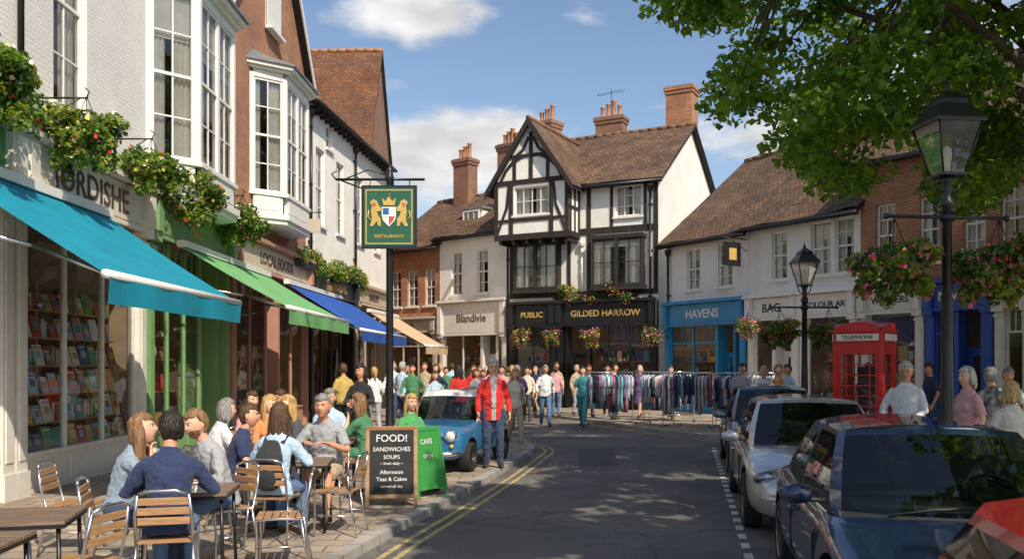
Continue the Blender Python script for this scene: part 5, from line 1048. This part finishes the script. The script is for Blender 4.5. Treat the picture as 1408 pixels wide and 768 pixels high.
def cars():
    th=math.radians(-11)
    car('parked_car',(3.08,6.6,0),th,(.010,.024,.065),4.35,1.80,1.47,metal=.3)
    car('parked_car',(3.84,11.45,0),th,(.58,.57,.54),4.5,1.80,1.48,hood=.88,nose=.68,metal=.6)
    car('parked_car',(4.80,16.2,0),th,(.16,.20,.24),4.2,1.74,1.52,metal=.6)
    car('parked_car',(1.88,1.55,0),th,(.42,.014,.016),4.1,1.74,1.47,yd=1.45,yc=1.85,metal=.2)
    car('classic_small_car',(-1.05,15.8,PV),math.radians(-15),(.03,.16,.32),3.05,1.42,1.35,belt=.83,hood=.80,nose=.6,ya=-.55,yb=-.22,yd=.95,yc=1.2,tail=.82,r=.25,classic=True,roofc=True,fwo=.50,rwo=.52)
# ------------------------------------------------------------ world, sun, camera
def world():
    S=V((.36,-.62,.70)).normalized(); el=math.asin(S.z); az=math.atan2(S.x,S.y)
    w=bpy.data.worlds.new('World'); SC.world=w; w.use_nodes=True; nt=w.node_tree; L=nt.links.new; bg=nt.nodes['Background']
    sk=N(nt,'ShaderNodeTexSky'); sk.sky_type='NISHITA'; sk.sun_disc=False; sk.sun_elevation=el; sk.sun_rotation=az; sk.air_density=1.0; sk.dust_density=1.0; sk.ozone_density=1.2
    tc=N(nt,'ShaderNodeTexCoord'); d=tc.outputs['Generated']
    mp=N(nt,'ShaderNodeMapping'); mp.inputs['Scale'].default_value=(5,5,11); L(d,mp.inputs[0])
    n1=N(nt,'ShaderNodeTexNoise',i_Scale=1.6,i_Detail=9.0,i_Roughness=.58); L(mp.outputs[0],n1.inputs['Vector'])
    prev=None
    for (x,z,sx,sz,amp) in ((-.07,.235,.20,.055,1.0),(.10,.22,.16,.04,.55),(-.10,.405,.10,.035,.95),(.06,.40,.10,.02,.45),(.18,.27,.15,.03,.42),(-.5,.30,.3,.1,.8),(.6,.3,.3,.1,.8),(.5,.5,.4,.06,.5)):
        c=V((x,1,z)).normalized()
        sb=N(nt,'ShaderNodeVectorMath',operation='SUBTRACT'); sb.inputs[1].default_value=c; L(d,sb.inputs[0])
        ml=N(nt,'ShaderNodeVectorMath',operation='MULTIPLY'); ml.inputs[1].default_value=(1/sx,1.5,1/sz); L(sb.outputs[0],ml.inputs[0])
        ln=N(nt,'ShaderNodeVectorMath',operation='LENGTH'); L(ml.outputs[0],ln.inputs[0])
        mr=N(nt,'ShaderNodeMapRange',i_From_Min=1.5,i_From_Max=0.0,i_To_Min=0.0,i_To_Max=amp); L(ln.outputs['Value'],mr.inputs['Value'])
        if prev is None: prev=mr.outputs[0]
        else:
            mx=N(nt,'ShaderNodeMath',operation='MAXIMUM'); L(prev,mx.inputs[0]); L(mr.outputs[0],mx.inputs[1]); prev=mx.outputs[0]
    ad=N(nt,'ShaderNodeMath',operation='MULTIPLY_ADD'); ad.inputs[1].default_value=.75; L(prev,ad.inputs[0]); L(n1.outputs['Fac'],ad.inputs[2])
    f=N(nt,'ShaderNodeMapRange',interpolation_type='SMOOTHSTEP',i_From_Min=.72,i_From_Max=1.02); L(ad.outputs[0],f.inputs['Value'])
    n2=N(nt,'ShaderNodeTexNoise',i_Scale=2.6,i_Detail=6.0); L(mp.outputs[0],n2.inputs['Vector'])
    cc=N(nt,'ShaderNodeMapRange',i_From_Min=.35,i_From_Max=.65,i_To_Min=4.6,i_To_Max=6.6); L(n2.outputs['Fac'],cc.inputs['Value'])
    cl_=N(nt,'ShaderNodeVectorMath',operation='SCALE'); cl_.inputs[0].default_value=(1,.985,.97); L(cc.outputs[0],cl_.inputs['Scale'])
    mx=N(nt,'ShaderNodeMix',data_type='RGBA'); L(f.outputs[0],mx.inputs[0]); L(sk.outputs[0],mx.inputs[6]); L(cl_.outputs[0],mx.inputs[7]); L(mx.outputs[2],bg.inputs[0]); bg.inputs[1].default_value=.15
    l=bpy.data.lights.new('sun','SUN'); l.energy=5.0; l.angle=math.radians(.5); l.color=(1,.89,.74); o=bpy.data.objects.new('sun',l); COL.objects.link(o); o.rotation_euler=(-S).to_track_quat('-Z','Y').to_euler(); o.location=(10,-20,30)
    c=bpy.data.cameras.new('camera'); c.lens=1200/1408*36; c.sensor_width=36; c.shift_y=.0824; c.clip_end=1500; c.clip_start=.05; o=bpy.data.objects.new('camera',c); COL.objects.link(o); o.location=(0,0,1.9); o.rotation_euler=(pi/2,0,0); SC.camera=o
    if ZOOM: c.lens*=1408/ZOOM[2]; c.shift_x=(ZOOM[0]-704)/ZOOM[2]; c.shift_y=(500-ZOOM[1])/ZOOM[2]
    SC.view_settings.view_transform='Standard'; SC.view_settings.look='None'; SC.view_settings.exposure=0
import time
for fn in (world,people,cars,ground,buildings,furniture,trees):
    t=time.time()
    try: fn()
    except Exception: ERR.append(fn.__name__+': '+traceback.format_exc())
    print('SECTION',fn.__name__,round(time.time()-t,1))
if ERR: raise RuntimeError('\n'.join(ERR))
